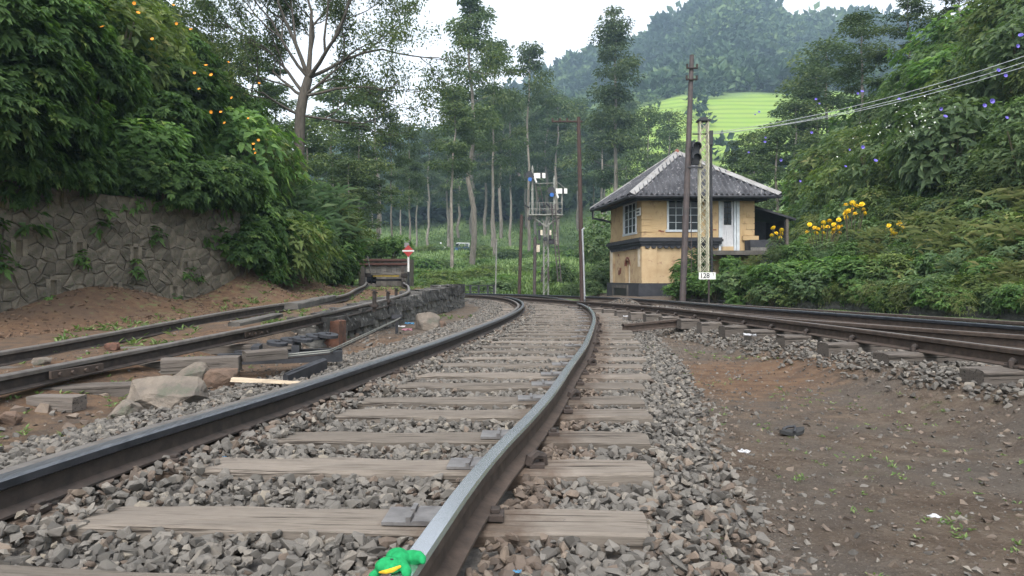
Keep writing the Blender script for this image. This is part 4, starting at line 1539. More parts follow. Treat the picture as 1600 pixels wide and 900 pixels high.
# lattice post
lb, ltp = at(1099, 412, 21.9), at(1098, 190, 21.9)
lb.z = tzs(lb.x, lb.y)
lat_ = empty('lattice_post', lb, 'slim cream lattice signal post standing close in front of the cabin window', 'signal post')
Hh = ltp.z - lb.z
bm = bmesh.new()
for sx in (-.13, .13):
    for sy in (-.1, .1):
        bx(bm, sx - .022, sx + .022, sy - .022, sy + .022, 0.35, Hh)
link('upright', bm_mesh('upright', bm), M['cream'], lat_)
bm = bmesh.new()
nb = 17
for k in range(nb):
    z0, z1 = .35 + (Hh - .4) * k / nb, .35 + (Hh - .4) * (k + 1) / nb
    for sy in (-.134, .134):
        tube(bm, [(-.13, sy, z0), (.13, sy, z1)], .011, 4)
        tube(bm, [(.13, sy * 1.08, z0), (-.13, sy * 1.08, z1)], .011, 4)
link('lattice_bracing', bm_mesh('lattice_bracing', bm), M['cream'], lat_)
bm = bmesh.new()
bx(bm, -.2, .2, -.17, .17, Hh, Hh + .05)
bx(bm, -.12, .12, -.1, .1, Hh + .05, Hh + .12)
link('cap', bm_mesh('cap', bm), M['black_iron'], lat_)
bm = bmesh.new()
bx(bm, -.2, -.1, -.14, .14, 0, .349)
bx(bm, .1, .2, -.14, .14, 0, .349)
link('foot', bm_mesh('foot', bm), M['rust_dark'], lat_)
bm = bmesh.new()
tube(bm, [(.28, .0, .4), (.25, 0, Hh * .5), (.24, 0, Hh - .35)], .045, 6)
bx(bm, .19, .29, -.08, .08, Hh - .75, Hh - .3)
bx(bm, -.35, .3, -.02, .02, Hh - .42, Hh - .38)
link('black_pipe', bm_mesh('black_pipe', bm), M['black_iron'], lat_)
bm = bmesh.new()
for sx in (-.36, -.64): tube(bm, [(sx, .1, .2), (sx, .1, 2.9)], .013, 5)
for k in range(9): tube(bm, [(-.36, .1, .4 + k * .28), (-.64, .1, .4 + k * .28)], .01, 5)
link('ladder', bm_mesh('ladder', bm), M['pole_dark'], lat_)
# overhead wires to the upper right
for k, (y0, x1, y1) in enumerate(((207, 1640, 74), (210, 1640, 84), (209, 1640, 92))):
    a, b = at(1111, y0, 21.9), at(x1, y1, 16.5)
    pts = [a.lerp(b, t) + Vector((0, 0, -.5 * 4 * t * (1 - t) * .55)) for t in np.linspace(0, 1, 14)]
    wire('overhead_wire', pts, .0085, M['galv'], 'pale overhead wire sagging from the lattice post to the upper right', 'wire', 'overhead wires above the flower bank')

# ------------------------------------------------------------------ brown telegraph pole
tb, tt = at(910, 461, 27.5), at(904, 183, 27.5)
tb.z = tzs(tb.x, tb.y) - .1
tg = empty('telegraph_pole', tb, 'tall rusty brown telegraph pole with one cross arm pointing left, left of the cabin', 'telegraph pole')
d = tt - tb
bm = bmesh.new()
tube(bm, [Vector((0, 0, 0)), d * .5, d], [.10, .09, .075], 10)
link('mast', bm_mesh('mast', bm), M['pole_brown'], tg)
bm = bmesh.new()
q_ = at(862, 190, 27.5) - tb
r_ = at(906, 190, 27.5) - tb
tube(bm, [q_, r_ + Vector((.1, 0, 0))], .04, 6)
for t in (.03, .3, .55): cyl(bm, q_.lerp(r_, t), q_.lerp(r_, t) + Vector((0, 0, .14)), .04, 7)
link('cross_arm', bm_mesh('cross_arm', bm), M['pole_brown'], tg)
bm = bmesh.new()
tube(bm, [d * .02 + Vector((.09, -.12, 0)), d * .25 + Vector((.07, -.13, 0)), d * .405 + Vector((.05, -.12, 0)), d * .41 + Vector((.14, -.12, .02))], .035, 8)
link('conduit', bm_mesh('conduit', bm), M['galv'], tg)

# ------------------------------------------------------------------ kilometre board, red stop board
kb = at(1105, 431, 19.6)
km = empty('distance_board', Vector((kb.x, kb.y, tzs(kb.x, kb.y))), 'small white board reading 128 on a short post in the leafy border', 'distance board')
h = kb.z - km.location.z
bm = bmesh.new()
bx(bm, -.24, .24, -.012, .012, h - .10, h + .10)
link('board', bm_mesh('board', bm), M['sign_white'], km)
bm = bmesh.new()
bx(bm, .03, .08, .013, .05, -.2, h + .05)
link('post', bm_mesh('post', bm), M['rust_dark'], km)


def text_mesh(name, body, size, m, parent, loc, rot=(math.radians(90), 0, 0), depth=.003, label=None, xscale=1.0):
    cu = bpy.data.curves.new(name, 'FONT')
    cu.body = body
    cu.size = size
    cu.align_x = 'CENTER'
    cu.align_y = 'CENTER'
    cu.extrude = depth
    cu.offset = size * .012
    tmp = bpy.data.objects.new('tmp_text', cu)
    COL.objects.link(tmp)
    dg = bpy.context.evaluated_depsgraph_get()
    me = bpy.data.meshes.new_from_object(tmp.evaluated_get(dg))
    bpy.data.objects.remove(tmp)
    me.name = name
    me.materials.clear()
    o = link(name, me, m, parent, loc)
    o.rotation_euler = rot
    o.scale = (xscale, 1, 1)
    return o


text_mesh('lettering', '128', .2, M['sign_black'], km, (-.075, -.0165, h), xscale=.95)
text_mesh('lettering', '7', .12, M['grey_post'], km, (.17, -.0165, h + .03))

rp = at(638, 392, 26.5)
rs = empty('stop_board', Vector((rp.x, rp.y, tzs(rp.x, rp.y))), 'red diamond shaped stop board with a white bar on a post above the siding buffer', 'signal board')
h = rp.z - rs.location.z
bm = bmesh.new()
r_ = .23
v0 = [bm.verts.new((x, y, h + z)) for y in (-.015, .015) for x, z in ((0, -r_), (r_, 0), (0, r_), (-r_, 0))]
bm.faces.new(v0[:4]); bm.faces.new(v0[4:][::-1])
for k in range(4): bm.faces.new((v0[k], v0[4 + k], v0[4 + (k + 1) % 4], v0[(k + 1) % 4]))
link('board', bm_mesh('board', bm), M['sign_red'], rs)
bm = bmesh.new()
bx(bm, -.23, .23, -.022, -.016, h - .03, h + .03)
link('white_bar', bm_mesh('white_bar', bm), M['sign_white'], rs)
bm = bmesh.new()
bx(bm, -.035, .035, .016, .07, .6, h + .1)
link('post', bm_mesh('post', bm), M['sign_white'], rs)
bm = bmesh.new()
bx(bm, -.04, .04, .016, .075, -.2, .599)
link('post_foot', bm_mesh('post_foot', bm), M['sign_black'], rs)
bm = bmesh.new()
bx(bm, -.16, .02, .02, .03, h + .14, h + .32)
link('small_plate', bm_mesh('small_plate', bm), M['white_metal'], rs)

# ------------------------------------------------------------------ iron fence at the foot of the meadow
fy = 35.5
xs_ = [702, 713, 723, 735, 748, 762, 772, 773]
fn_ = empty('iron_fence', at(742, 459, fy), 'low black iron rail fence at the foot of the green meadow', 'fence')
f0 = fn_.location
for x in xs_[:-1]:
    p = at(x, 459, fy) - f0
    bm = bmesh.new()
    bx(bm, p.x - .055, p.x + .055, p.y - .03, p.y + .03, -.5, .46)
    link('post', bm_mesh('post', bm), M['black_iron'], fn_)
for z in (.44, .12):
    bm = bmesh.new()
    a, b = at(702, 459, fy) - f0, at(774, 459, fy) - f0
    bx(bm, a.x, b.x, -.05, -.031, z - .02, z + .02)
    link('rail', bm_mesh('rail', bm), M['black_iron'], fn_)

# ------------------------------------------------------------------ semaphore gantry
GYd = 36.0
gs = F / GYd


def gp(x, y): return at(x, y, GYd)


gb = gp(853, 444)
gb.z = tzs(gb.x, gb.y) - .1
ga = empty('semaphore_gantry', gb, 'old bracket semaphore signal with two white arms, platform and ladder standing in the meadow', 'semaphore signal')


def gpart(name, fill, m, parent=None):
    bm = bmesh.new()
    fill(bm)
    return link(name, bm_mesh(name, bm), m, parent or ga)


def gl(x, y, dy=0.0):
    p = gp(x, y) - gb
    return Vector((p.x, p.y + dy, p.z))


def post_main(bm):
    for dx in (-.12, .12):
        for dy in (-.12, .12):
            tube(bm, [Vector((gl(853, 444).x + dx, dy, 0)), Vector((gl(853, 444).x + dx, dy, gl(853, 345).z))], .045, 6)
    for k in range(9):
        z0 = .2 + k * .36
        tube(bm, [Vector((-.12, -.125, z0)), Vector((.12, -.125, z0 + .36))], .02, 4)


gpart('main_post', post_main, M['grey_post'])


def bracket(bm):
    for s_ in (-1, 1):
        for dy in (-.12, .12):
            tube(bm, [gl(853, 355, dy), gl(853 + s_ * 12, 346, dy), gl(853 + s_ * 26, 337, dy)], .05, 6)
            for t in (.3, .6): tube(bm, [gl(853 + s_ * 26 * t, 336, dy), gl(853 + s_ * 18 * t, 350 - 12 * t, dy)], .03, 5)
    bx(bm, gl(826, 337).x, gl(879, 337).x, -.35, .35, gl(850, 337.2).z, gl(850, 335.4).z)


gpart('platform', bracket, M['grey_post'])
gpart('platform_railing', lambda bm: [tube(bm, [gl(x, 336, dy), gl(x, 318, dy)], .013, 5) for x in (827, 843, 860, 878) for dy in (-.33, .33)] +
      [tube(bm, [gl(827, y, dy), gl(878, y, dy)], .012, 5) for y in (318, 327) for dy in (-.33, .33)], M['grey_post'])
for (px_, ptop, ay, xa) in ((832, 262, 275, 852), (866, 278, 299, 886)):
    dl_ = gpart('doll_post', lambda bm: (tube(bm, [gl(px_, 336), gl(px_, ptop + 3)], [.07, .055], 8), tube(bm, [gl(px_, ptop + 3), gl(px_, ptop - 4)], [.07, .01], 8)), M['grey_post'])
    # arm: white with a black stripe
    gpart('semaphore_arm', lambda bm: (bx(bm, gl(px_ + 2, 0).x, gl(px_ + 12, 0).x, -.16, -.13, gl(0, ay + 4).z, gl(0, ay - 4).z), bx(bm, gl(px_ + 12, 0).x, gl(px_ + 15, 0).x, -.163, -.127, gl(0, ay + 4.1).z, gl(0, ay - 4.1).z, None, 1),
                                       bx(bm, gl(px_ + 15, 0).x, gl(xa, 0).x, -.16, -.13, gl(0, ay + 4).z, gl(0, ay - 4).z)), [M['sign_white'], M['sign_black']], dl_)
    gpart('spectacle_plate', lambda bm: (cyl(bm, gl(px_ - 5, ay - 1, -.13), gl(px_ - 5, ay - 1, -.17), .2, 14), cyl(bm, gl(px_ - 2, ay + 3, -.12), gl(px_ - 2, ay + 3, -.165), .16, 12)), M['black_iron'], dl_)
    gpart('spectacle_glass', lambda bm: cyl(bm, gl(px_ - 4, ay + 6, -.12), gl(px_ - 4, ay + 6, -.18), .11, 12), M['blue_glass'], dl_)
    gpart('balance_weight', lambda bm: (tube(bm, [gl(px_ + 3, ay + 3, -.15), gl(px_ + 6, ay + 11, -.15)], .05, 6),), M['sign_white'], dl_)
gpart('wire_stay', lambda bm: (tube(bm, [gl(835, 287), gl(866, 286)], .02, 5), tube(bm, [gl(866, 281), gl(887, 297)], .015, 5), tube(bm, [gl(878, 302), gl(878, 320)], .05, 5)), M['grey_post'])
for xa, xb, za, zb, ya in ((841, 845, 376, 360, -.12), (857.5, 861, 376, 360, -.12), (838, 843, 390, 381, -.12), (857, 867, 382, 374, -.15)):
    gpart('repeater_box', lambda bm: bx(bm, gl(xa, 0).x, gl(xb, 0).x, -.3, ya, gl(0, za).z, gl(0, zb).z), M['black_iron'])
for xa, ya, ra in ((852, 374, .12), (827, 342, .1), (843, 351, .1)):
    gpart('wheel_crank', lambda bm: cyl(bm, gl(xa, ya, -.36), gl(xa, ya, -.1), ra, 10), M['black_iron'])
gpart('repeater_face', lambda bm: (bx(bm, gl(844, 0).x, gl(847.5, 0).x, -.33, -.301, gl(0, 368).z, gl(0, 360).z), bx(bm, gl(858, 0).x, gl(861, 0).x, -.33, -.301, gl(0, 368).z, gl(0, 360).z),
                                   bx(bm, gl(838, 0).x, gl(843, 0).x, -.33, -.301, gl(0, 394).z, gl(0, 383).z)), M['whitewash'])
gpart('lever', lambda bm: (tube(bm, [gl(820, 321, -.2), gl(828, 326, -.2)], .05, 6), tube(bm, [gl(853, 318, -.2), gl(861, 326, -.2)], .05, 6), cyl(bm, gl(861, 326, -.25), gl(861, 326, -.1), .12, 8), cyl(bm, gl(873, 331, -.25), gl(873, 331, -.1), .11, 8)), M['black_iron'])


def ladder(bm):
    a0, a1 = gl(870, 440, -.9), gl(861, 320, -.4)
    b0, b1 = gl(875, 440, -.9), gl(867, 336, -.4)
    tube(bm, [a0, a1], .03, 5)
    tube(bm, [b0, gl(866.5, 320, -.4)], .03, 5)
    for k in range(20):
        t = (k + .5) / 20
        tube(bm, [a0.lerp(a1, t), b0.lerp(gl(866.5, 320, -.4), t)], .014, 4)


gpart('ladder', ladder, M['pole_dark'])
gpart('upper_ladder', lambda bm: [tube(bm, [gl(x0, 334, -.2), gl(x1, 288, -.2)], .02, 5) for x0, x1 in ((846, 836), (852, 843))] + [tube(bm, [gl(846 - 10 * t, 334 - 46 * t, -.2), gl(852 - 9 * t, 334 - 46 * t, -.2)], .012, 4) for t in np.linspace(.1, .9, 7)], M['pole_dark'])
gpart('strut', lambda bm: [tube(bm, [gl(x0, 440, dy), gl(x1, y1, dy)], .05, 6) for x0, x1, y1, dy in ((846, 847, 417, -.3), (850, 849, 417, .3), (857, 856, 417, -.3))], M['pole_dark'])
for x0, y0, x1, y1, m_, lb_ in ((811, 449, 815, 338, 'pole_brown', 'thin brown post left of the semaphore signal'), (835, 440, 836, 372, 'pole_dark', 'thin dark post close beside the semaphore signal'), (774, 462, 776, 376, 'grey_post', 'thin grey stake between the iron fence and the semaphore signal')):
    p = at(x0, y0, 34.6)
    q_ = at(x1, y1, 34.6)
    p.z = tzs(p.x, p.y) - .1
    bm = bmesh.new()
    tube(bm, [Vector((0, 0, 0)), q_ - p], .085 if m_ != 'grey_post' else .035, 7)
    bx(bm, (q_ - p).x - .05, (q_ - p).x + .05, -.05, .05, (q_ - p).z, (q_ - p).z + .08)
    tag(link('wooden_post', bm_mesh('wooden_post', bm), M[m_], None, p), lb_, 'post')

# ------------------------------------------------------------------ buffer stop and trolley on the siding
by = 29.6
M['buffer_brown'] = mat('brown_painted_iron', (.15, .07, .052), (.10, .05, .042), rough=.8, scale=6)
b0 = at(600, 441, by)
bf = empty('buffer_stop', b0, 'buffer stop of two brown horizontal rails before a weathered board wall holding planted earth', 'buffer stop')


def bl(x, y): return at(x, y, by) - b0


for k, (y0, y1) in enumerate(((405, 408.5), (411, 415))):
    bm = bmesh.new()
    a, b = bl(557, y1), bl(637, y0)
    bx(bm, a.x, b.x, -.14, -.04, a.z, b.z)
    bx(bm, a.x, b.x, -.19, -.141, a.z + .03, b.z - .02)
    link('buffer_rail', bm_mesh('buffer_rail', bm), M['buffer_brown'], bf)
for k in range(9):
    x = 564 + k * 8.0
    bm = bmesh.new()
    a, b = bl(x, 440), bl(x + 7.6, 411)
    bx(bm, a.x, b.x, -.03 + .01 * (k % 2), .03, a.z - .2, b.z + .05)
    link('board', bm_mesh('board', bm), M['grey_wood'], bf)
bm = bmesh.new()
for x in (568, 631):
    a, b = bl(x - 3, 441), bl(x + 3, 416)
    bx(bm, a.x, b.x, -.2, -.031, a.z - .2, b.z)
link('upright', bm_mesh('upright', bm), M['sleeper_dark'], bf)
bm = bmesh.new()
a, b = bl(560, 440), bl(635, 404)
bx(bm, a.x, b.x, .031, 2.2, a.z - .3, b.z)
tag(link('earth_fill', bm_mesh('earth_fill', bm), M['mortar'], bf), 'dark earth fill behind the boards')

ty = 27.6
t0 = at(603, 442, ty)
tr = empty('platelayers_trolley', t0, 'flat four wheeled track trolley with a yellow beam standing before the buffer stop', 'trolley')


def tl(x, y): return at(x, y, ty) - t0


bm = bmesh.new()
a, b = tl(575, 429.5), tl(632, 426)
bx(bm, a.x, b.x, -.1, 1.3, a.z, b.z)
link('deck', bm_mesh('deck', bm), M['grey_wood'], tr)
bm = bmesh.new()
a, b = tl(583, 432.5), tl(624, 429.8)
bx(bm, a.x, b.x, -.08, -.02, a.z, b.z)
link('yellow_beam', bm_mesh('yellow_beam', bm), M['yellow_paint'], tr)
bm = bmesh.new()
a, b = tl(579, 439), tl(628, 436)
bx(bm, a.x, b.x, .2, .28, a.z, b.z)
bx(bm, a.x, b.x, .95, 1.03, a.z, b.z)
link('axle', bm_mesh('axle', bm), M['black_iron'], tr)
for x in (576, 632):
    for y in (.1, .9):
        bm = bmesh.new()
        c = tl(x, 436)
        cyl(bm, Vector((c.x - .07, y, c.z)), Vector((c.x + .07, y, c.z)), .17, 16)
        s_ = 1 if x < 600 else -1
        cyl(bm, Vector((c.x + s_ * .071, y, c.z)), Vector((c.x + s_ * .10, y, c.z)), .2, 16)
        wo = link('wheel', bm_mesh('wheel', bm), M['rust_top'] if x > 600 else M['black_iron'], tr)
for x in (576, 632):
    bm = bmesh.new()
    a, b = tl(x - 4.5, 433), tl(x + 4.5, 427)
    bx(bm, a.x, b.x, -.14, .3, a.z, b.z)
    link('axle_box', bm_mesh('axle_box', bm), M['rust_dark'], tr)
bm = bmesh.new()
p = tl(579, 426)
tube(bm, [p, tl(574, 400)], .03, 6)
link('handle', bm_mesh('handle', bm), M['rust_top'], tr)

# ------------------------------------------------------------------ far vehicles on the hillside track, far house
def tuk():
    p = at(722, 399, 108)
    p.z = tzs(p.x, p.y) + .12
    t = empty('three_wheeler', p, 'small blue three wheeled taxi with a white roof parked on the far hillside lane', 'three wheeler')
    bm = bmesh.new()
    pts = [(-1.25, .35), (-1.2, .9), (-.75, 1.0), (-.35, .62), (.1, .62), (.2, .95), (1.2, .95), (1.25, .35)]
    vs = [[bm.verts.new((x, y, z)) for x, z in pts] for y in (-.6, .6)]
    bm.faces.new(vs[0]); bm.faces.new(vs[1][::-1])
    for k in range(len(pts)): bm.faces.new((vs[0][k], vs[0][(k + 1) % 8], vs[1][(k + 1) % 8], vs[1][k]))
    link('body', bm_mesh('body', bm), M['blue_paint'], t)
    bm = bmesh.new()
    bx(bm, -.85, 1.15, -.62, .62, 1.6, 1.72)
    bx(bm, 1.0, 1.15, -.6, .6, .951, 1.599)
    for y in (-.58, .58):
        tube(bm, [(-.95, y, .95), (-.75, y, 1.62)], .03, 5)
        tube(bm, [(.25, y, .95), (.25, y, 1.62)], .03, 5)
    link('roof', bm_mesh('roof', bm), M['litter_white'], t)
    bm = bmesh.new()
    bx(bm, -.98, -.72, -.55, .55, 1.0, 1.55)
    link('windscreen', bm_mesh('windscreen', bm), M['pane'], t)
    bm = bmesh.new()
    bx(bm, .3, .9, -.5, .5, .951, 1.15)
    link('seat', bm_mesh('seat', bm), M['rubber'], t)
    for x, y in ((-.95, 0), (.8, -.55), (.8, .55)):
        bm = bmesh.new()
        cyl(bm, (x, y - .07, .26), (x, y + .07, .26), .26, 14)
        link('wheel', bm_mesh('wheel', bm), M['rubber'], t)
    t.rotation_euler = (0, 0, .5)
    t.scale = (.9, .9, .9)


tuk()


def skin_body(name, joints, edges, m, parent, root=0):
    me = bpy.data.meshes.new(name)
    me.from_pydata([j[0] for j in joints], edges, [])
    o = bpy.data.objects.new(name, me)
    COL.objects.link(o)
    sm = o.modifiers.new('skin', 'SKIN')
    for k, j in enumerate(joints): me.skin_vertices[0].data[k].radius = (j[1], j[1])
    me.skin_vertices[0].data[root].use_root = True
    o.modifiers.new('sub', 'SUBSURF').levels = 1
    dg = bpy.context.evaluated_depsgraph_get()
    me2 = bpy.data.meshes.new_from_object(o.evaluated_get(dg))
    bpy.data.objects.remove(o)
    me2.name = name
    return link(name, me2, m, parent)


def bike():
    p = at(689, 401, 108)
    p.z = tzs(p.x, p.y) + .12
    t = empty('motorcycle', p, 'tiny motorcycle with a white fairing on the far hillside lane left of the blue taxi', 'motorcycle')
    for x in (-.62, .62):
        bm = bmesh.new()
        n = 14
        tube(bm, [(x + .27 * math.cos(2 * math.pi * k / n), 0, .3 + .27 * math.sin(2 * math.pi * k / n)) for k in range(n + 1)], .05, 6)
        link('wheel', bm_mesh('wheel', bm), M['rubber'], t)
    bm = bmesh.new()
    tube(bm, [(-.62, 0, .3), (-.2, 0, .5), (.25, 0, .55), (.45, 0, .95)], [.04, .12, .14, .05], 8)
    tube(bm, [(.62, 0, .3), (.42, 0, 1.0)], .04, 6)
    tube(bm, [(.4, -.3, 1.02), (.4, .3, 1.02)], .025, 6)
    tube(bm, [(-.65, 0, .72), (-.1, 0, .74), (.2, 0, .8)], [.08, .12, .13], 8)
    link('frame', bm_mesh('frame', bm), M['black_iron'], t)
    bm = bmesh.new()
    tube(bm, [(.5, 0, .75), (.62, 0, .95), (.5, 0, 1.12)], [.14, .17, .08], 8)
    link('fairing', bm_mesh('fairing', bm), M['litter_white'], t)
    r = empty('person', p + Vector((-.1, 0, .8)), 'tiny rider in dark clothes and white helmet seated on the far motorcycle', 'person')
    J = [((0, 0, .02), .17), ((.02, 0, .3), .17), ((.05, 0, .5), .18), ((.07, 0, .62), .07), ((.09, 0, .78), .11),
         ((.06, .2, .48), .08), ((.2, .27, .28), .06), ((.45, .26, .26), .05), ((.06, -.2, .48), .08), ((.2, -.27, .28), .06), ((.45, -.26, .26), .05),
         ((.38, .16, .0), .1), ((.3, .17, -.42), .07), ((.42, .17, -.48), .05), ((.38, -.16, .0), .1), ((.3, -.17, -.42), .07), ((.42, -.17, -.48), .05)]
    E = [(0, 1), (1, 2), (2, 3), (3, 4), (2, 5), (5, 6), (6, 7), (2, 8), (8, 9), (9, 10), (0, 11), (11, 12), (12, 13), (0, 14), (14, 15), (15, 16)]
    skin_body('body', J, E, M['cloth_dark'], r)
    bm = bmesh.new()
    bmesh.ops.create_icosphere(bm, subdivisions=2, radius=.15, matrix=Matrix.Translation((.09, 0, .82)))
    link('helmet', bm_mesh('helmet', bm, True), M['litter_white'], r)
    for o in (t, r): o.rotation_euler = (0, 0, .5)


bike()
hp_ = at(804, 318, 185)
hp_.z = tzs(hp_.x, hp_.y)
ho = empty('hillside_house', hp_, 'small house with a faded red roof among the trees on the far slope', 'house')
bm = bmesh.new()
bx(bm, -2.6, 2.6, -1.6, 1.6, -.5, 2.3)
link('wall', bm_mesh('wall', bm), M['house_wall'], ho)
bm = bmesh.new()
v = [bm.verts.new(c) for c in ((-3, -2.2, 2.2), (3, -2.2, 2.2), (3, 0, 3.5), (-3, 0, 3.5), (-3, 2.2, 2.2), (3, 2.2, 2.2))]
v2 = [bm.verts.new(x.co + Vector((0, 0, .15))) for x in v]
for f in ((0, 1, 2, 3), (3, 2, 5, 4)):
    bm.faces.new([v[i] for i in f]); bm.faces.new([v2[i] for i in f])
for f in ((0, 1), (1, 2), (2, 5), (5, 4), (4, 3), (3, 0)): bm.faces.new((v[f[0]], v[f[1]], v2[f[1]], v2[f[0]]))
link('roof', bm_mesh('roof', bm), M['rooftile'], ho)
for x in (-1.4, 1.3):
    bm = bmesh.new()
    bx(bm, x - .4, x + .4, -1.64, -1.601, .8, 1.8)
    link('window', bm_mesh('window', bm), M['pane'], ho)

# ------------------------------------------------------------------ green plush frog on the rail head
def plush_mesh(name, elems, vox=.0028):
    bm = bmesh.new()
    for (c, r) in elems:
        r = r if isinstance(r, (tuple, list)) else (r, r, r)
        bmesh.ops.create_icosphere(bm, subdivisions=3, radius=1, matrix=Matrix.Translation(c) @ Matrix.Diagonal((r[0], r[1], r[2], 1)))
    me = bpy.data.meshes.new(name)
    bm.to_mesh(me)
    bm.free()
    o = bpy.data.objects.new(name, me)
    COL.objects.link(o)
    md = o.modifiers.new('r', 'REMESH')
    md.mode = 'VOXEL'
    md.voxel_size = vox
    ms = o.modifiers.new('s', 'SMOOTH')
    ms.iterations = 4
    ms.factor = .6
    dg = bpy.context.evaluated_depsgraph_get()
    me2 = bpy.data.meshes.new_from_object(o.evaluated_get(dg))
    bpy.data.objects.remove(o)
    me2.polygons.foreach_set('use_smooth', np.ones(len(me2.polygons), bool))
    me2.name = name
    return me2


fr0 = at(622, 893, 1.75)
fr0.z = RZ
frog = empty('plush_frog', fr0, 'bright green plush frog toy with a yellow lip lying on the polished right rail', 'plush toy')


def fp(x, y, Y): return at(x, y, Y) - fr0


def chain(pts, rs):
    out = []
    for (a, b, ra, rb2) in zip(pts, pts[1:], rs, rs[1:]):
        n = max(2, int((b - a).length / (min(ra, rb2) * .6)))
        for k in range(n + 1): out.append((a.lerp(b, k / n), ra + (rb2 - ra) * k / n))
    return out


body = [(fp(620, 870, 1.80), (.030, .036, .021)), (fp(625, 874, 1.77), (.026, .03, .02)), (fp(607, 882, 1.735), (.031, .026, .0185)), (fp(598, 884, 1.73), (.02, .022, .016)),
        (fp(612, 886, 1.725), (.026, .024, .014)), (fp(600, 875.5, 1.75), .0085), (fp(615, 877, 1.735), .0105)]
body += chain([fp(632, 872, 1.80), fp(644, 872, 1.79), fp(653, 871, 1.775), fp(659, 873, 1.76), fp(661, 878, 1.75)], [.019, .021, .017, .012, .007])
body += chain([fp(629, 879, 1.74), fp(632, 885, 1.72), fp(635, 893, 1.71)], [.011, .0125, .0135])
body += chain([fp(598, 888, 1.74), fp(591, 893, 1.73), fp(583, 900, 1.72)], [.012, .011, .012])
link('body', plush_mesh('body', body), M['plush'], frog)
lip = chain([fp(593, 894.2, 1.712), fp(603, 893.6, 1.704), fp(614, 890.5, 1.702), fp(625, 885.2, 1.711)], [.0028, .0058, .0058, .0035])
link('lip', plush_mesh('lip', lip, .0014), M['plush_yellow'], frog)
bm = bmesh.new()
for (x, y, Y) in ((612.2, 873.8, 1.727),):
    bmesh.ops.create_icosphere(bm, subdivisions=2, radius=.0035, matrix=Matrix.Translation(fp(x, y, Y)) @ Matrix.Diagonal((1.3, 1, .6, 1)))
link('eye', bm_mesh('eye', bm, True), M['rubber'], frog)

# litter, a worn sandal on the bare ground
for (x, y, s_, m_, lb_) in ((640, 505, .13, 'litter_blue', 'scrap of light blue plastic litter below the platform wall beside the grey boulder'), (626, 510, .11, 'litter_white', 'scrap of pale wrapper left of the blue litter below the platform wall'),
                            (636, 515, .12, 'litter_pink', 'scrap of pinkish wrapper in front of the blue litter'), (398, 655, .05, 'litter_white', 'small pale scrap beside the left rail on the ballast'),
                            (979, 494, .1, 'litter_white', 'white scrap on the ballast right of the curve'), (960, 519, .09, 'litter_white', 'white scrap beside the rail on the ballast'),
                            (1163, 705, .04, 'litter_white', 'tiny white scrap at the ballast edge on the right'), (1459, 806, .03, 'litter_white', 'tiny white scrap on the bare dirt at lower right'), (808, 893, .018, 'litter_blue', 'tiny bright blue scrap among the stones at the bottom'),
                            (100, 786, .03, 'litter_pink', 'tiny lilac scrap beside the left rail at the lower left'), (1172, 523, .1, 'litter_white', 'white paper scrap among stones by the loose rail'), (352, 713, .035, 'litter_blue', 'tiny blue and white scrap on a sleeper end')):
    p = on(x, y, -.04)
    z = max(tzs(p.x, p.y), -.045) + .03
    p = on(x, y, z)
    n = 5
    bm = bmesh.new()
    vs = [[bm.verts.new((p.x + (i / n - .5) * s_ * 1.5, p.y + (j / n - .5) * s_ * 1.1, p.z + mnoise.noise(Vector((i * .9 + x, j * .9, y))) * s_ * .4)) for j in range(n + 1)] for i in range(n + 1)]
    for i in range(n):
        for j in range(n): bm.faces.new((vs[i][j], vs[i + 1][j], vs[i + 1][j + 1], vs[i][j + 1]))
    r = bmesh.ops.solidify(bm, geom=bm.faces[:], thickness=.002)
    tag(link('litter_scrap', bm_mesh('litter_scrap', bm), M[m_]), lb_, 'litter')
sp = on(1237, 676, -.1)
sp.z = tzs(sp.x, sp.y) + .012
sp.z += 0
sd = empty('old_sandal', sp, 'worn black rubber sandal lying on the bare dirt to the right', 'sandal', rotz=.5)
bm = bmesh.new()
n = 16
for k in range(1): pass
top = []
for z in (0, .022):
    top.append([bm.verts.new((.11 * math.cos(2 * math.pi * k / n), (.04 + .008 * math.cos(2 * math.pi * k / n)) * math.sin(2 * math.pi * k / n), z + .01 * math.cos(4 * math.pi * k / n))) for k in range(n)])
for k in range(n): bm.faces.new((top[0][k], top[0][(k + 1) % n], top[1][(k + 1) % n], top[1][k]))
bm.faces.new(top[0][::-1]); bm.faces.new(top[1])
link('sole', bm_mesh('sole', bm), M['rubber'], sd)
bm = bmesh.new()
tube(bm, [(-.03, -.045, .02), (.0, -.03, .035), (.03, 0, .04), (.0, .03, .035), (-.03, .045, .02)], .009, 6)
link('strap', bm_mesh('strap', bm), M['black_iron'], sd)


# ------------------------------------------------------------------ foliage
def unit(v):
    return v / np.maximum(np.linalg.norm(v, axis=1), 1e-9)[:, None]


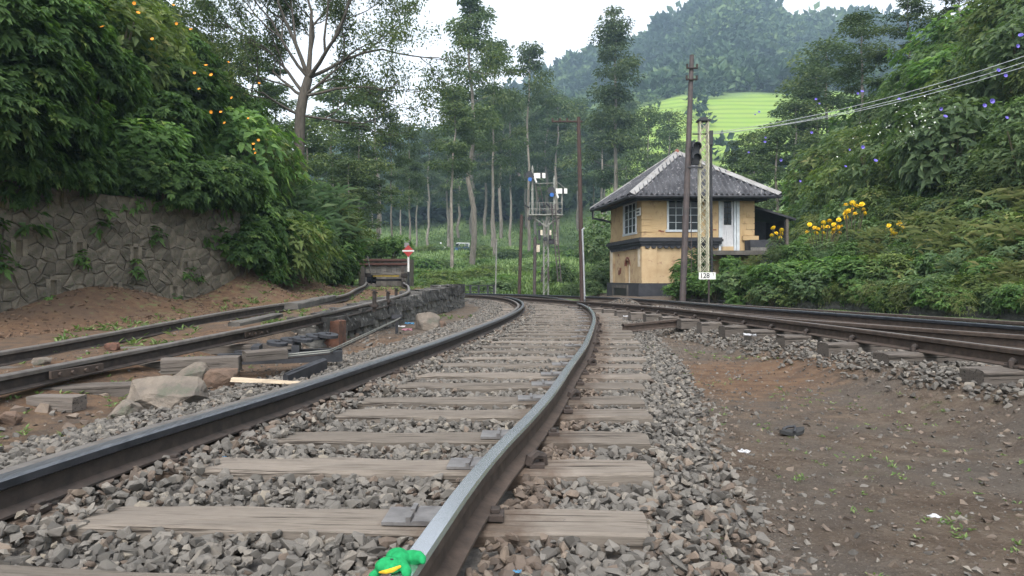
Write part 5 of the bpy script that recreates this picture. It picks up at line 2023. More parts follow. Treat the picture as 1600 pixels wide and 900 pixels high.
def leaves(base, dirn, nrm, L, W, droop=.25, lobes=1, tint=None, rng=None):
    """n kite-shaped leaves folded along the midrib; lobes=3: a three-fingered leaf. Returns V, F, tint"""
    n = len(base)
    dirn = unit(dirn)
    side_ = unit(np.cross(dirn, nrm))
    nn = np.cross(side_, dirn)
    L = np.broadcast_to(L, n)[:, None]
    W = np.broadcast_to(W, n)[:, None]
    VV, FF, TT = [], [], []
    for k in range(lobes):
        a = 0 if lobes == 1 else (-.75, 0, .75)[k]
        d = dirn * math.cos(a) + side_ * math.sin(a)
        s = side_ * math.cos(a) - dirn * math.sin(a)
        l = L * (1.0 if a == 0 else .78)
        down = np.array([0, 0, -1.0])[None]
        tip = base + d * l + down * l * droop
        mid = base + d * l * .42 + down * l * droop * .2
        v = np.stack([base, mid + s * W / 2 + nn * W * .16, tip, mid - s * W / 2 + nn * W * .16], 1)
        o = 4 * n * k
        i = np.arange(n)[:, None] * 4 + o
        FF += [i + np.array([[0, 1, 2]]), i + np.array([[0, 2, 3]])]
        VV.append(v.reshape(-1, 3))
        TT.append(np.repeat(tint, 4))
    return np.concatenate(VV), np.concatenate(FF), np.concatenate(TT)


def shrub_mesh(name, seed, m, n_tw=170, n_lf=7, L=.2, W=.11, R=(1, 1, .9), lobes=1, droop=.35, lump=.3, zmin=-.55, inner=.5):
    """leaf rosettes spread through a lumpy ellipsoid of about unit radius"""
    r = np.random.default_rng(seed)
    d = unit(r.normal(size=(n_tw * 2, 3)))
    d = d[d[:, 2] > zmin][:n_tw]
    n_tw = len(d)
    lobesv = unit(r.normal(size=(7, 3)))
    lobesv[:, 2] = np.abs(lobesv[:, 2]) * .8
    rad = .72 + lump * np.max(np.clip(d @ lobesv.T, 0, 1) ** 6, axis=1) + r.uniform(-.1, .06, n_tw)
    rad *= 1 - inner * r.random(n_tw) ** 2.2
    c = d * rad[:, None] * np.array(R)
    ctint = r.uniform(.1, .75, n_tw)
    b = np.repeat(c, n_lf, 0)
    out_ = np.repeat(d, n_lf, 0)
    k = np.tile(np.arange(n_lf), n_tw)
    ph = np.repeat(r.uniform(0, 6.28, n_tw), n_lf) + k * 2 * np.pi / n_lf + r.normal(0, .3, len(k))
    axis = unit(out_ + np.array([0, 0, .7]))
    t1 = unit(np.cross(axis, np.array([[.31, .77, .11]])))
    t2 = np.cross(axis, t1)
    dirn = t1 * np.cos(ph)[:, None] + t2 * np.sin(ph)[:, None] + axis * r.uniform(.0, .8, len(k))[:, None]
    sz = r.uniform(.65, 1.25, len(k))
    V, Fc, T = leaves(b + r.normal(0, .03, b.shape), dirn, axis, L * sz, W * sz, droop, lobes, np.clip(np.repeat(ctint, n_lf) + r.normal(0, .15, len(k)), 0, 1))
    me = np_mesh(name, V, Fc, tint=T)
    me.materials.append(M[m])
    return me


def stems_mesh(name, seed, R=.7, n=6, m='stem'):
    r = np.random.default_rng(seed)
    bm = bmesh.new()
    for k in range(n):
        a = r.uniform(0, 6.28)
        e = Vector((math.cos(a) * R * r.uniform(.3, .8), math.sin(a) * R * r.uniform(.3, .8), r.uniform(.1, .6)))
        tube(bm, [Vector((e.x * .12, e.y * .12, -.85)), Vector((e.x * .5, e.y * .5, -.3)), e], [.035, .025, .01], 5)
    me = bm_mesh(name, bm)
    me.materials.append(M[m])
    return me


STEMS = [stems_mesh('stem', 900 + k) for k in range(3)]
SH = {}
for k in range(4):
    SH['near', k] = shrub_mesh('foliage', 10 + k, 'leaf_near', 420, 7, .145, .075, lobes=3, droop=.45, lump=.4)
    SH['lush', k] = shrub_mesh('foliage', 20 + k, 'leaf_lush', 260, 7, .16, .09, lobes=1, droop=.3, lump=.4)
    SH['olive', k] = shrub_mesh('foliage', 30 + k, 'leaf_olive', 300, 7, .14, .07, lobes=1, droop=.3, lump=.45)
    SH['grey', k] = shrub_mesh('foliage', 40 + k, 'leaf_grey', 320, 7, .14, .075, lobes=1, droop=.35, lump=.4)
    SH['dry', k] = shrub_mesh('foliage', 50 + k, 'leaf_dry', 230, 6, .2, .035, lobes=1, droop=.5, lump=.4)
    SH['fine', k] = shrub_mesh('foliage', 60 + k, 'leaf_tree', 300, 7, .13, .05, lobes=1, droop=.3, lump=.5, inner=.8)


for k in range(4): SH['tuft', k] = shrub_mesh('foliage', 90 + k, ('leaf_near', 'leaf_lush')[k % 2], 16, 5, .62, .3, R=(1, 1, 1.3), droop=.5, lump=.5, inner=.9)


def reed_mesh(name, seed, m='leaf_reed', n=260):
    r = np.random.default_rng(seed)
    b = np.stack([r.normal(0, .35, n), r.normal(0, .35, n), r.uniform(-.8, .5, n)], 1)
    a = r.uniform(0, 6.28, n)
    d = np.stack([np.cos(a), np.sin(a), r.uniform(.4, 2.0, n)], 1)
    V1, F1, T1 = leaves(b, d, np.stack([np.cos(a), np.sin(a), -np.ones(n) * .2], 1) * [1, 1, -1], r.uniform(.5, .9, n), .05, .55, 1, r.random(n))
    me = np_mesh(name, V1, F1, tint=T1)
    me.materials.append(M[m])
    return me


for k in range(3):
    SH['reed', k] = reed_mesh('foliage', 70 + k)
    SH['straw', k] = reed_mesh('foliage', 80 + k, 'leaf_dry', 300)


def shrub(name, kind, k, loc, s, label, group, cat='shrub', stretch=(1, 1, 1), stems=True):
    o = empty(name, loc, label, cat, group, random.uniform(0, 6.28))
    o.scale = (s * stretch[0], s * stretch[1], s * stretch[2])
    link('foliage', SH[kind, k], None, o)
    if stems: link('stem', STEMS[k % 3], None, o)
    return o


rs_ = np.random.default_rng(21)
def px_of(X, Y, Z): return 800 + F * X / Y, YH + F * (CH - Z) / Y


def left_label(X, Y, Z, s, kind):
    x, y = px_of(X, Y, Z)
    where = ('at the left picture edge', 'over the left rubble wall', 'over the middle rubble wall', 'over the far rubble wall end', 'just past the rubble wall', 'below the spreading tree', 'right of the spreading tree')[int(np.searchsorted([40, 150, 260, 365, 425, 480], x))]
    level = ('at the skyline', 'high up', 'halfway up', 'low down')[int(np.searchsorted([20, 130, 250], y))]
    size = 'large' if s > 1.35 else 'small' if s < .95 else 'medium'
    look = {'near': 'deep green broad leaved', 'lush': 'bright green', 'olive': 'olive', 'grey': 'grey green'}[kind]
    return '%s %s shrub %s, %s' % (size, look, where, level)


def right_label(X, Y, Z, s, kind):
    x, y = px_of(X, Y, Z)
    where = ('behind the cabin', 'behind the smallest yellow flowers', 'above the broad yellow flowers', 'above the tallest yellow flowers', 'above the rightmost yellow flowers', 'above the dark glossy bush', 'near the right picture edge')[int(np.searchsorted([1190, 1240, 1310, 1370, 1430, 1520], x))]
    level = ('on the bank top', 'high up', 'halfway up', 'low down')[int(np.searchsorted([60, 170, 290], y))]
    size = 'large' if s > 1.6 else 'small' if s < 1.1 else 'medium'
    look = {'fine': 'fine leaved', 'lush': 'bright green', 'olive': 'olive', 'grey': 'grey green', 'dry': 'dry brownish'}[kind]
    return '%s %s shrub %s, %s' % (size, look, where, level)


# --- left bank: broad leaved thicket above the rubble wall, thinner shrubs towards the buffer stop
placed = []


def try_place(x, y, s, k=.62):
    for (a, b, c) in placed:
        if (a - x) ** 2 + (b - y) ** 2 < (k * (s + c) / 2 * 1.25) ** 2: return False
    placed.append((x, y, s))
    return True


GL1 = 'broad leaved shrubs of the thicket above the rubble wall'
GL2 = 'loose shrubs on the left bank beyond the rubble wall'
cnt = 0
for trial in range(4000):
    Y = rs_.uniform(9.0, 33)
    dl = rs_.uniform(-.15, 6.2)
    X = float(x_left(Y)) - dl
    if X / Y < -.95 or X / Y > -.235: continue
    over_wall = Y < 15.6
    if not over_wall and dl < .3 and Y < 17: pass
    s = rs_.uniform(.75, 1.3) if dl < 1.5 else rs_.uniform(1.2, 1.9)
    if over_wall and dl < .45: continue
    if Y < 10 and dl > 4: continue
    if not try_place(X, Y, s): continue
    z = tzs(X, Y) + .42 * s
    if over_wall and dl < 1.0: z += .1
    kind = ('near', 'near', 'near', 'lush', 'olive')[int(rs_.integers(5))] if Y < 16 else ('near', 'lush', 'olive', 'near', 'grey')[int(rs_.integers(5))]
    if dl > 3.5 and rs_.random() < .5: kind = 'olive'
    k = int(rs_.integers(4))
    if kind == 'near':
        shrub('broadleaf_shrub', kind, k, (X, Y, z), s, left_label(X, Y, z, s, kind), GL1, stretch=(1, 1, rs_.uniform(.9, 1.25)))
    else:
        shrub('bank_shrub', kind, k, (X, Y, z), s, left_label(X, Y, z, s, kind), GL2, stretch=(1, 1, rs_.uniform(.9, 1.35)))
    cnt += 1
    if cnt > 150: break
for (x, y, Y, s_) in ((-40, 190, 9.6, .95), (20, 130, 10.2, 1.0), (75, 190, 10.8, .9), (-30, 60, 10.0, 1.1), (60, 60, 11.2, 1.1), (130, 120, 12.0, 1.0)):
    p = at(x, y, Y)
    shrub('broadleaf_shrub', 'near', int(rs_.integers(4)), p, s_, left_label(p.x, p.y, p.z, s_, 'near').replace(' shrub', ' near shrub'), GL1)
# fringe that hangs over the wall top
for k in range(17):
    t = (k + .5) / 17
    p = WALL_A.lerp(WALL_B, t)
    s = rs_.uniform(.55, .95)
    q_ = Vector((p.x, p.y, 0)) - Vector((wn.x, wn.y, 0)) * rs_.uniform(-.1, .25)
    shrub('broadleaf_shrub', 'near', k % 4, (q_.x, q_.y, 2.55 + rs_.uniform(-.1, .35)), s, 'broad leaved shrub hanging down over the top of the rubble wall, ' + ('left part', 'middle part', 'far part')[min(2, k // 6)], GL1)
for k, (t, z, s) in enumerate(((6.9, 1.0, .16), (5.6, 1.05, .22), (4.5, 1.2, .2), (3.6, 1.7, .3), (2.6, .45, .18), (4.0, .42, .2), (3.2, 1.05, .24), (6.6, .5, .12), (7.6, 1.75, .3), (4.9, 1.85, .3), (6.1, 1.7, .22), (7.2, .9, .12), (3.0, 1.55, .28))):
    p = WALL_A + wdir * t + wn * .06
    shrub('wall_plant', 'tuft', k % 4, (p.x, p.y, z), s * .95, 'small green plant rooted in the rubble wall face, ' + ('near its far end', 'past the middle', 'near the middle', 'left of the middle', 'low at the left', 'low near the middle', 'at mid height on the left', 'low near its far end', 'high near its far end', 'high near the middle', 'high past the middle', 'at mid height near its far end', 'high on the left')[k], 'plants growing in the rubble wall', 'plant', stems=False)
# shrubs that come down to the ground beyond the wall, and reeds
for (x, y, Y, s, kind, lb_) in ((395, 420, 16.6, .75, 'lush', 'bright green bush just past the rubble wall, down to the red earth'), (425, 425, 18, .8, 'lush', 'rounded bright green bush in the row past the rubble wall, second from it'),
                                (458, 430, 20, .85, 'lush', 'full green bush in the row past the rubble wall, above the tilted slab'), (500, 425, 22, .9, 'near', 'dark green bush past the rubble wall, last before the buffer stop'),
                                (415, 380, 18.5, 1.1, 'grey', 'tall grey green bush behind the row past the rubble wall'), (455, 375, 21, 1.2, 'lush', 'tall leafy bush behind the row past the rubble wall, below the reeds'),
                                (525, 400, 25, 1.2, 'lush', 'bush at the right end of the left bank, left of the buffer stop'), (512, 360, 25.5, 1.5, 'olive', 'high bush at the right end of the left bank below the bare tree'),
                                (385, 340, 17.5, 1.0, 'near', 'broad leaved bush overhanging the far end of the rubble wall')):
    p = at(x, y, Y)
    shrub('bank_bush', kind, int(rs_.integers(4)), p, s, lb_, None, 'bush')
for (x, y, Y, s) in ((478, 330, 23, 1.0), (500, 322, 24, 1.2), (520, 340, 25, 1.1), (488, 362, 22, .9), (455, 318, 22.5, .9), (530, 372, 26, .9)):
    shrub('reed_clump', 'reed', int(rs_.integers(3)), at(x, y, Y), s, 'pale feathery reed clump on the left bank below the spreading tree', 'reed clumps on the left bank', 'reeds', stems=False)
# orange flowers in the thicket
fl = bmesh.new()
for k in range(8):
    a = 2 * math.pi * k / 8
    d_ = Vector((math.cos(a), math.sin(a), .25))
    s_ = Vector((-math.sin(a), math.cos(a), 0)) * .018
    fl.faces.new([fl.verts.new(v) for v in (Vector((0, 0, 0)), d_ * .03 + s_, d_ * .055, d_ * .03 - s_)])
FLO = bm_mesh('orange_flower', fl)
FLO.materials.append(M['petal_orange'])
for (x, y, Y) in ((25, 43, 12), (140, 14, 12.5), (216, 20, 13), (271, 8, 14), (276, 37, 14), (298, 46, 14.5), (160, 42, 12.5), (238, 61, 13.5), (357, 97, 17), (322, 102, 15.5), (311, 139, 15), (330, 117, 15.5), (304, 114, 15), (362, 153, 16.5), (345, 175, 16), (351, 192, 16),
                  (396, 225, 18), (404, 219, 18), (397, 233, 18), (399, 239, 18), (388, 185, 17.5), (210, 5, 13), (330, 175, 15.8), (405, 130, 18.5)):
    o = link('orange_flower', FLO, None, None, at(x, y, Y - 1.2))
    o.rotation_euler = (1.1 + rs_.normal(0, .3), rs_.normal(0, .4), 0)
    s_ = rs_.uniform(.45, .85)
    o.scale = (s_, s_, s_)
    tag(o, 'small orange flower on the leafy thicket of the left bank', 'flower', 'orange flowers in the left thicket')

# --- right bank
GR = 'vine covered shrubs of the steep right bank'
placed = []
cnt = 0
for trial in range(9000):
    Y = rs_.uniform(9, 52)
    dr = rs_.uniform(-.2, 13)
    X = float(x_right(Y)) + dr
    if X / Y > .95 or X / Y < .28: continue
    s = rs_.uniform(.8, 1.3) if dr < 3 else rs_.uniform(1.1, 2.1)
    if Y > 30: s *= 1.35
    if not try_place(X, Y, s, .66): continue
    kind = ('grey', 'olive', 'grey', 'lush', 'fine', 'dry', 'grey', 'olive')[int(rs_.integers(8))]
    if kind == 'dry' and dr > 6: kind = 'grey'
    shrub('bank_shrub', kind, int(rs_.integers(4)), (X, Y, tzs(X, Y) + .38 * s), s, right_label(X, Y, tzs(X, Y) + .38 * s, s, kind), GR, stretch=(1, 1, rs_.uniform(.85, 1.3)))
    cnt += 1
    if cnt > 210: break
for (x, y, s_, kind) in ((1490, 285, 1.0, 'olive'), (1535, 270, 1.0, 'grey'), (1515, 310, .9, 'fine'), (1450, 300, .9, 'lush'), (1570, 300, 1.0, 'olive')):
    Y = 18.0
    for _ in range(40):                                   # where the line of sight meets the bank
        p = at(x, y, Y)
        if p.z < tzs(p.x, p.y): break
        Y += .25
    p = at(x, y, Y - .2)
    shrub('bank_shrub', kind, int(rs_.integers(4)), p, s_, right_label(p.x, p.y, p.z, s_, kind), GR)
# --- leafy border in front of the cabin and bank, each bush for itself
BL = [(1085, 440, 22.0, .62, 'lush', 'low leafy bush at the near left end of the border beside the cabin'), (1118, 445, 21.0, .6, 'lush', 'low leafy bush right of the number board'), (1075, 420, 23, .6, 'lush', 'bush at the foot of the leaning iron pole'),
      (1150, 438, 20.5, .62, 'grey', 'grey green bush in the border below the cabin landing'), (1190, 434, 20.0, .68, 'lush', 'bright bush in the border right of the cabin landing'), (1165, 428, 22, .6, 'lush', 'bush rising against the cabin landing'),
      (1230, 430, 19.2, .75, 'lush', 'bright leafy bush in the middle of the border, below the left flower clump'), (1270, 445, 18.3, .72, 'grey', 'rounded dark green bush hanging over the border edge'), (1300, 425, 18.2, .75, 'lush', 'yellowing bright bush in the border under the tall yellow flowers'),
      (1345, 430, 17.5, .8, 'lush', 'leafy bush with yellow spots in the border'), (1240, 405, 21, .8, 'grey', 'bush behind the border under the yellow flowers'), (1390, 425, 17.2, .8, 'olive', 'olive bush in the border left of the large dark bush'),
      (1440, 455, 15.6, .62, 'grey', 'large dark glossy rounded bush at the border edge'), (1475, 450, 15.2, .55, 'grey', 'dark glossy bush right beside the large rounded one'), (1535, 455, 14.4, .62, 'olive', 'brownish brush clump at the right end of the border'),
      (1580, 465, 13.6, .6, 'olive', 'low olive brush clump at the right edge of the picture'), (1500, 420, 16.5, .8, 'dry', 'dry tangled brush above the dark glossy bush'), (1560, 425, 15.5, .85, 'dry', 'dry fern brush at the right edge above the border'),
      (1320, 400, 20, .8, 'grey', 'bush behind the tall yellow flowers'), (1420, 405, 18.5, .8, 'lush', 'pale fern bush above the border on the right'), (1205, 455, 19.0, .45, 'grey', 'low bush hanging down the border edge, left of centre'),
      (1350, 458, 17.0, .4, 'dry', 'dry hanging brush on the border edge'), (1060, 452, 22.4, .45, 'lush', 'small bush at the corner of the cabin plinth')]
for (x, y, Y, s, kind, lb_) in BL:
    shrub('border_bush', kind, int(rs_.integers(4)), at(x, y + 3, Y), s * 1.1, lb_, None, 'bush', stretch=(1.2, 1, .82))
for (x, y, Y, s) in ((1470, 395, 17, .8), (1510, 380, 17, .9), (1550, 395, 16, .9), (1590, 385, 15.5, .9), (1530, 425, 15.5, .7), (1575, 440, 14.5, .7), (1440, 360, 19, .8), (1500, 340, 19, .9), (1590, 330, 17, .9), (1365, 380, 20, .7), (1545, 455, 14.4, .55), (1595, 468, 13.4, .5)):
    shrub('dry_grass_clump', 'straw', int(rs_.integers(3)), at(x, y, Y), s, 'dry straw coloured grass clump %s' % ('above the border at the right picture edge' if x > 1560 else 'high above the dark glossy bush' if y < 370 else 'low beside the dark glossy bush' if x < 1520 else 'left of the right picture edge'), 'dry grass clumps on the right bank', 'grass clump', stems=False)
for k, (x, y, Y) in enumerate(((1095, 405, 22.5), (1140, 416, 22), (1178, 412, 21.5), (1215, 402, 20.5), (1245, 398, 20), (1290, 404, 19), (1325, 400, 18.6), (1362, 398, 18.2), (1400, 402, 17.6), (1450, 415, 16.5), (1490, 420, 15.6), (1540, 428, 14.8), (1585, 435, 14), (1375, 440, 16.6), (1250, 440, 18.8))):
    shrub('border_plant', ('reed', 'lush', 'straw', 'fine', 'lush')[k % 5], k % 3, at(x, y, Y), rs_.uniform(.35, .6), ('pale feathery', 'bright leafy', 'dry straw coloured', 'fine leaved', 'bright rounded')[k % 5] + ' plant rising from the leafy border ' + ('by the leaning pole', 'below the cabin landing', 'below the smallest yellow flowers', 'below the broad yellow flowers', 'left of the dark glossy bush')[min(4, k // 3)], 'plants rising from the border', 'plant', stems=False)
# low dark kerb of the border
kp = [at(1062, 468, 22.6), at(1200, 474, 19.6), at(1330, 480, 17.2), at(1450, 488, 15.0), at(1640, 500, 12.6)]
bw = empty('border_edging', kp[0], 'low dark stone edging along the foot of the leafy border', 'edging')
kk = 0
for a, b in zip(kp, kp[1:]):
    d = b - a
    n = max(1, int(d.length / .8))
    for j in range(n):
        p = a + d * ((j + .5) / n)
        me = rockmesh('block', d.length / n - .02, .35, .26, 600 + kk, .16, 2)
        me.materials.append(M['block'])
        o = link('stone_block', me, None, bw)
        o.location = Vector((p.x, p.y, tzs(p.x, p.y) + .08)) - kp[0]
        o.rotation_euler = (0, 0, math.atan2(d.y, d.x))
        kk += 1
for k in range(36):
    t = k / 35
    i = min(int(t * 4), 3)
    p = kp[i].lerp(kp[i + 1], t * 4 - i)
    shrub('edging_plant', ('dry', 'grey', 'lush', 'olive', 'lush')[k % 5], k % 4, (p.x + rs_.uniform(-.15, .15), p.y + rs_.uniform(-.15, .3), tzs(p.x, p.y) + rs_.uniform(.22, .5)), rs_.uniform(.32, .6), 'small %s plant hanging over the stone edging %s' % (('dry', 'grey green', 'bright green', 'olive', 'leafy')[k % 5], ('below the number board', 'below the cabin landing', 'below the broad yellow flowers', 'left of the dark glossy bush', 'near the right picture edge')[min(4, k // 7)]), 'plants hanging over the border edging', 'plant', stretch=(1.3, .8, 1), stems=False)
# yellow flower clumps
fl = bmesh.new()
for ring, (nn_, rr, zz) in enumerate(((9, .075, 0), (7, .055, .02), (5, .03, .035))):
    for k in range(nn_):
        a = 2 * math.pi * (k + .5 * ring) / nn_
        d_ = Vector((math.cos(a), math.sin(a), .3 + .5 * ring))
        s_ = Vector((-math.sin(a), math.cos(a), 0)) * .022
        c_ = Vector((0, 0, zz))
        fl.faces.new([fl.verts.new(v) for v in (c_, c_ + d_ * rr * .6 + s_, c_ + d_ * rr, c_ + d_ * rr * .6 - s_)])
FLY = bm_mesh('flower_head', fl)
FLY.materials.append(M['petal_yellow'])
LV = shrub_mesh('flower_leaves', 77, 'leaf_grey', 120, 5, .16, .05, R=(.5, .5, 1.0), droop=.3)
for (x0, base, pts, Y, lb_) in ((1213, 405, [(1205, 358), (1209, 366), (1216, 362), (1222, 366), (1219, 372), (1203, 369), (1211, 356)], 22.5, 'yellow flower clump nearest the cabin, small with few heads'),
                                (1285, 410, [(1262, 352), (1268, 358), (1275, 360), (1270, 366), (1282, 356), (1290, 348), (1292, 356), (1300, 352), (1306, 345), (1298, 362), (1283, 366), (1305, 358), (1262, 364), (1279, 350), (1310, 355), (1302, 365), (1316, 355), (1312, 365)], 20.5, 'broad yellow flower clump left of the tallest blooms'),
                                (1330, 400, [(1322, 322), (1330, 318), (1336, 324), (1328, 330), (1342, 330), (1346, 334), (1318, 336), (1334, 336), (1326, 340), (1316, 333), (1330, 327), (1340, 322)], 20.5, 'tallest yellow flower clump on the right bank'),
                                (1396, 405, [(1391, 353), (1397, 351), (1394, 360), (1402, 358), (1390, 366), (1399, 366), (1404, 364), (1395, 369)], 19.5, 'yellow flower clump farthest right on the bank')):
    b_ = at(x0, base, Y)
    t = empty('yellow_flower_clump', b_, lb_, 'flowers')
    bm = bmesh.new()
    for k, (x, y) in enumerate(pts):
        p = at(x, y, Y) - b_ + Vector((0, rs_.uniform(-.3, .1), 0))
        tube(bm, [Vector((p.x * .25, 0, -.3)), Vector((p.x * .7, p.y * .5, p.z * .55)), p], .012, 4)
        o = link('flower_head', FLY, None, t, p)
        o.rotation_euler = (.8 + rs_.normal(0, .3), rs_.normal(0, .4), rs_.uniform(0, 6))
        s_ = rs_.uniform(1.0, 1.35)
        o.scale = (s_, s_, s_)
    link('stem', bm_mesh('stem', bm), M['stem'], t)
    o = link('foliage', LV, None, t, (0, 0, .35))
    o.scale = (.75, .5, .62)
# morning glories and white flowers on the bank
fl = bmesh.new()
n = 9
c0 = fl.verts.new((0, 0, -.05))
rg = [fl.verts.new((.07 * math.cos(2 * math.pi * k / n), .07 * math.sin(2 * math.pi * k / n), .02)) for k in range(n)]
for k in range(n): fl.faces.new((c0, rg[k], rg[(k + 1) % n]))
FLB = bm_mesh('blue_flower', fl)
FLB.materials.append(M['petal_blue'])
for (x, y, Y) in ((1275, 155, 26), (1280, 162, 26), (1340, 146, 24), (1347, 143, 24), (1405, 155, 22), (1470, 170, 20), (1477, 182, 20), (1550, 158, 17), (1538, 165, 17), (1573, 184, 16.5), (1595, 55, 17), (1590, 72, 17), (1196, 215, 30), (1195, 222, 30), (1348, 230, 22), (1327, 234, 23), (1268, 207, 26),
                  (1250, 283, 26), (1368, 251, 21), (1321, 260, 23), (1180, 179, 31), (1220, 250, 28), (1560, 110, 17.5), (1571, 118, 17), (1170, 238, 30), (1186, 175, 31)):
    o = link('blue_flower', FLB, None, None, at(x, y, Y - 1.5))
    o.rotation_euler = (1.2 + rs_.normal(0, .3), rs_.normal(0, .4), 0)
    s_ = rs_.uniform(.5, .85)
    o.scale = (s_, s_, s_)
    tag(o, 'blue morning glory flower on the vines of the right bank', 'flower', 'blue morning glories on the right bank')
n = 70
wb = np.stack([rs_.normal(0, 38, n) + 1420, rs_.normal(0, 16, n) + 190 - 0, np.full(n, 20.0)], 1)
wb[:, 1] -= (wb[:, 0] - 1420) * .35
P = np.array([at(a, b, c - 1 + rs_.normal(0, .5)) for a, b, c in wb])
V, Fc, T = leaves(P, rs_.normal(size=(n, 3)), np.tile([0, -.5, 1.0], (n, 1)), .06, .05, 0, 1, np.full(n, .5))
tag(link('white_flowers', np_mesh('white_flowers', V, Fc), M['petal_white']), kind='stuff')


# ------------------------------------------------------------------ trees
def gum(seed, h, crown_lo, spread, n_br, n_lf, leaf='leaf_gum', trunk_r=.17, L=.42, W=.15, bark='bark_pale', clump=1.5, flat=.6):
    """a gum tree of height h: trunk mesh, crown mesh (clumps of hanging leaves at the branch ends)"""
    r = np.random.default_rng(seed)
    bm = bmesh.new()
    pts, rr = [], []
    bend = r.normal(0, .012, 2) * h
    n = 9
    for k in range(n + 1):
        t = k / n
        pts.append(Vector((bend[0] * t * t + r.normal(0, .004) * h * (k > 0), bend[1] * t * t + r.normal(0, .004) * h * (k > 0), h * .97 * t)))
        rr.append(trunk_r * (1 - .86 * t) + .02)
    tube(bm, pts, rr, 8)
    C = []
    for k in range(n_br):
        t = crown_lo + (1 - crown_lo) * (k + r.random()) / n_br
        a = k * 2.4 + r.uniform(-.6, .6)
        i = min(int(t * n), n - 1)
        p = pts[i].lerp(pts[i + 1], t * n - i)
        ln = spread * h * (1.0 - .72 * ((t - crown_lo) / (1 - crown_lo)) ** 1.3) * r.uniform(.55, 1.1)
        e = p + Vector((math.cos(a) * ln, math.sin(a) * ln, ln * r.uniform(.25, .8)))
        m_ = p.lerp(e, .5) + Vector((0, 0, -ln * .08))
        tube(bm, [p, m_, e], [trunk_r * .22 * (1.15 - t), trunk_r * .14 * (1.15 - t), .012], 5)
        for q in range(int(r.integers(1, 3))):
            C.append(e.lerp(p, r.uniform(0, .45)) + Vector(r.normal(0, clump * .35, 3)))
    C.append(pts[-1] + Vector((0, 0, .1)))
    trunk = bm_mesh('trunk', bm)
    trunk.materials.append(M[bark])
    C = np.array(C)
    nc = len(C)
    cs = r.uniform(.6, 1.25, nc) * clump
    d = unit(r.normal(size=(nc * n_lf, 3))) * (r.random(nc * n_lf) ** .5)[:, None]
    d[:, 2] *= flat
    b = np.repeat(C, n_lf, 0) + d * np.repeat(cs, n_lf)[:, None]
    dirn = unit(d + r.normal(0, .5, d.shape)) + np.array([0, 0, -.6])
    sz = r.uniform(.6, 1.2, len(b))
    ct = np.repeat(r.uniform(.1, .8, nc), n_lf)
    V, Fc, T = leaves(b, dirn, r.normal(size=b.shape), L * sz, W * sz, .1, 1, np.clip(ct + r.normal(0, .15, len(b)), 0, 1))
    crown = np_mesh('crown', V, Fc, tint=T)
    crown.materials.append(M[leaf])
    return trunk, crown, h


GT = [gum(200 + k, 24, (.44, .50, .56, .40, .60)[k], (.14, .13, .12, .16, .12)[k], (18, 15, 13, 20, 11)[k], 260, clump=(1.35, 1.3, 1.3, 1.5, 1.25)[k], flat=.55, L=.36, W=.17) for k in range(5)]
GT += [gum(220 + k, 34, (.40, .30)[k], (.10, .10)[k], (24, 30)[k], 300, clump=(1.5, 1.7)[k], flat=.55, trunk_r=.30, L=.40, W=.19) for k in range(2)]


def tree(name, T, loc, h, label, group, rot=None, wide=1.0):
    trunk, crown, h0 = T
    o = empty(name, loc, label, 'tree', group, random.uniform(0, 6.28) if rot is None else rot)
    k = h / h0
    o.scale = (k * wide, k * wide, k)
    link('trunk', trunk, None, o)
    link('crown', crown, None, o)
    return o


def tree_px(name, T, x, ytop, Y, label, group=None, wide=1.0):
    X = (x - 800) * Y / F
    z = tzs(X, Y)
    ztop = CH - (ytop - YH) * Y / F
    return tree(name, T, (X, Y, z - .3), ztop - z + .3, label, group, wide=wide)


tree_px('gum_tree', GT[5], 737, -12, 66, 'very tall slender gum tree left of centre, reaching the top of the picture', wide=1.25)
tree_px('gum_tree', GT[6], 962, 4, 80, 'very tall gum tree with a dense crown just left of the cabin roof', wide=1.1)
tree_px('gum_tree', GT[0], 772, 62, 78, 'tall gum tree right beside the tallest slender one, ragged top')
tree_px('gum_tree', GT[4], 826, 66, 86, 'thin tall gum tree above the semaphore signal with a sparse top')
tree_px('gum_tree', GT[1], 706, 132, 58, 'broad gum tree in front of the tallest one, pale straight trunk', wide=1.25)
tree_px('gum_tree', GT[2], 612, 178, 62, 'gum tree above the buffer stop with a small dark crown')
tree_px('gum_tree', GT[3], 1012, 170, 95, 'shorter gum tree just above the left roof slope of the cabin', wide=1.3)
tree_px('gum_tree', GT[3], 1045, 175, 110, 'round crowned tree below the bright tea field behind the leaning pole', wide=1.5)
tree_px('gum_tree', GT[0], 640, 205, 75, 'mid height gum tree between the buffer stop and the tallest gum', wide=1.2)
GM = 'gum trees of the hazy stand on the middle slope'


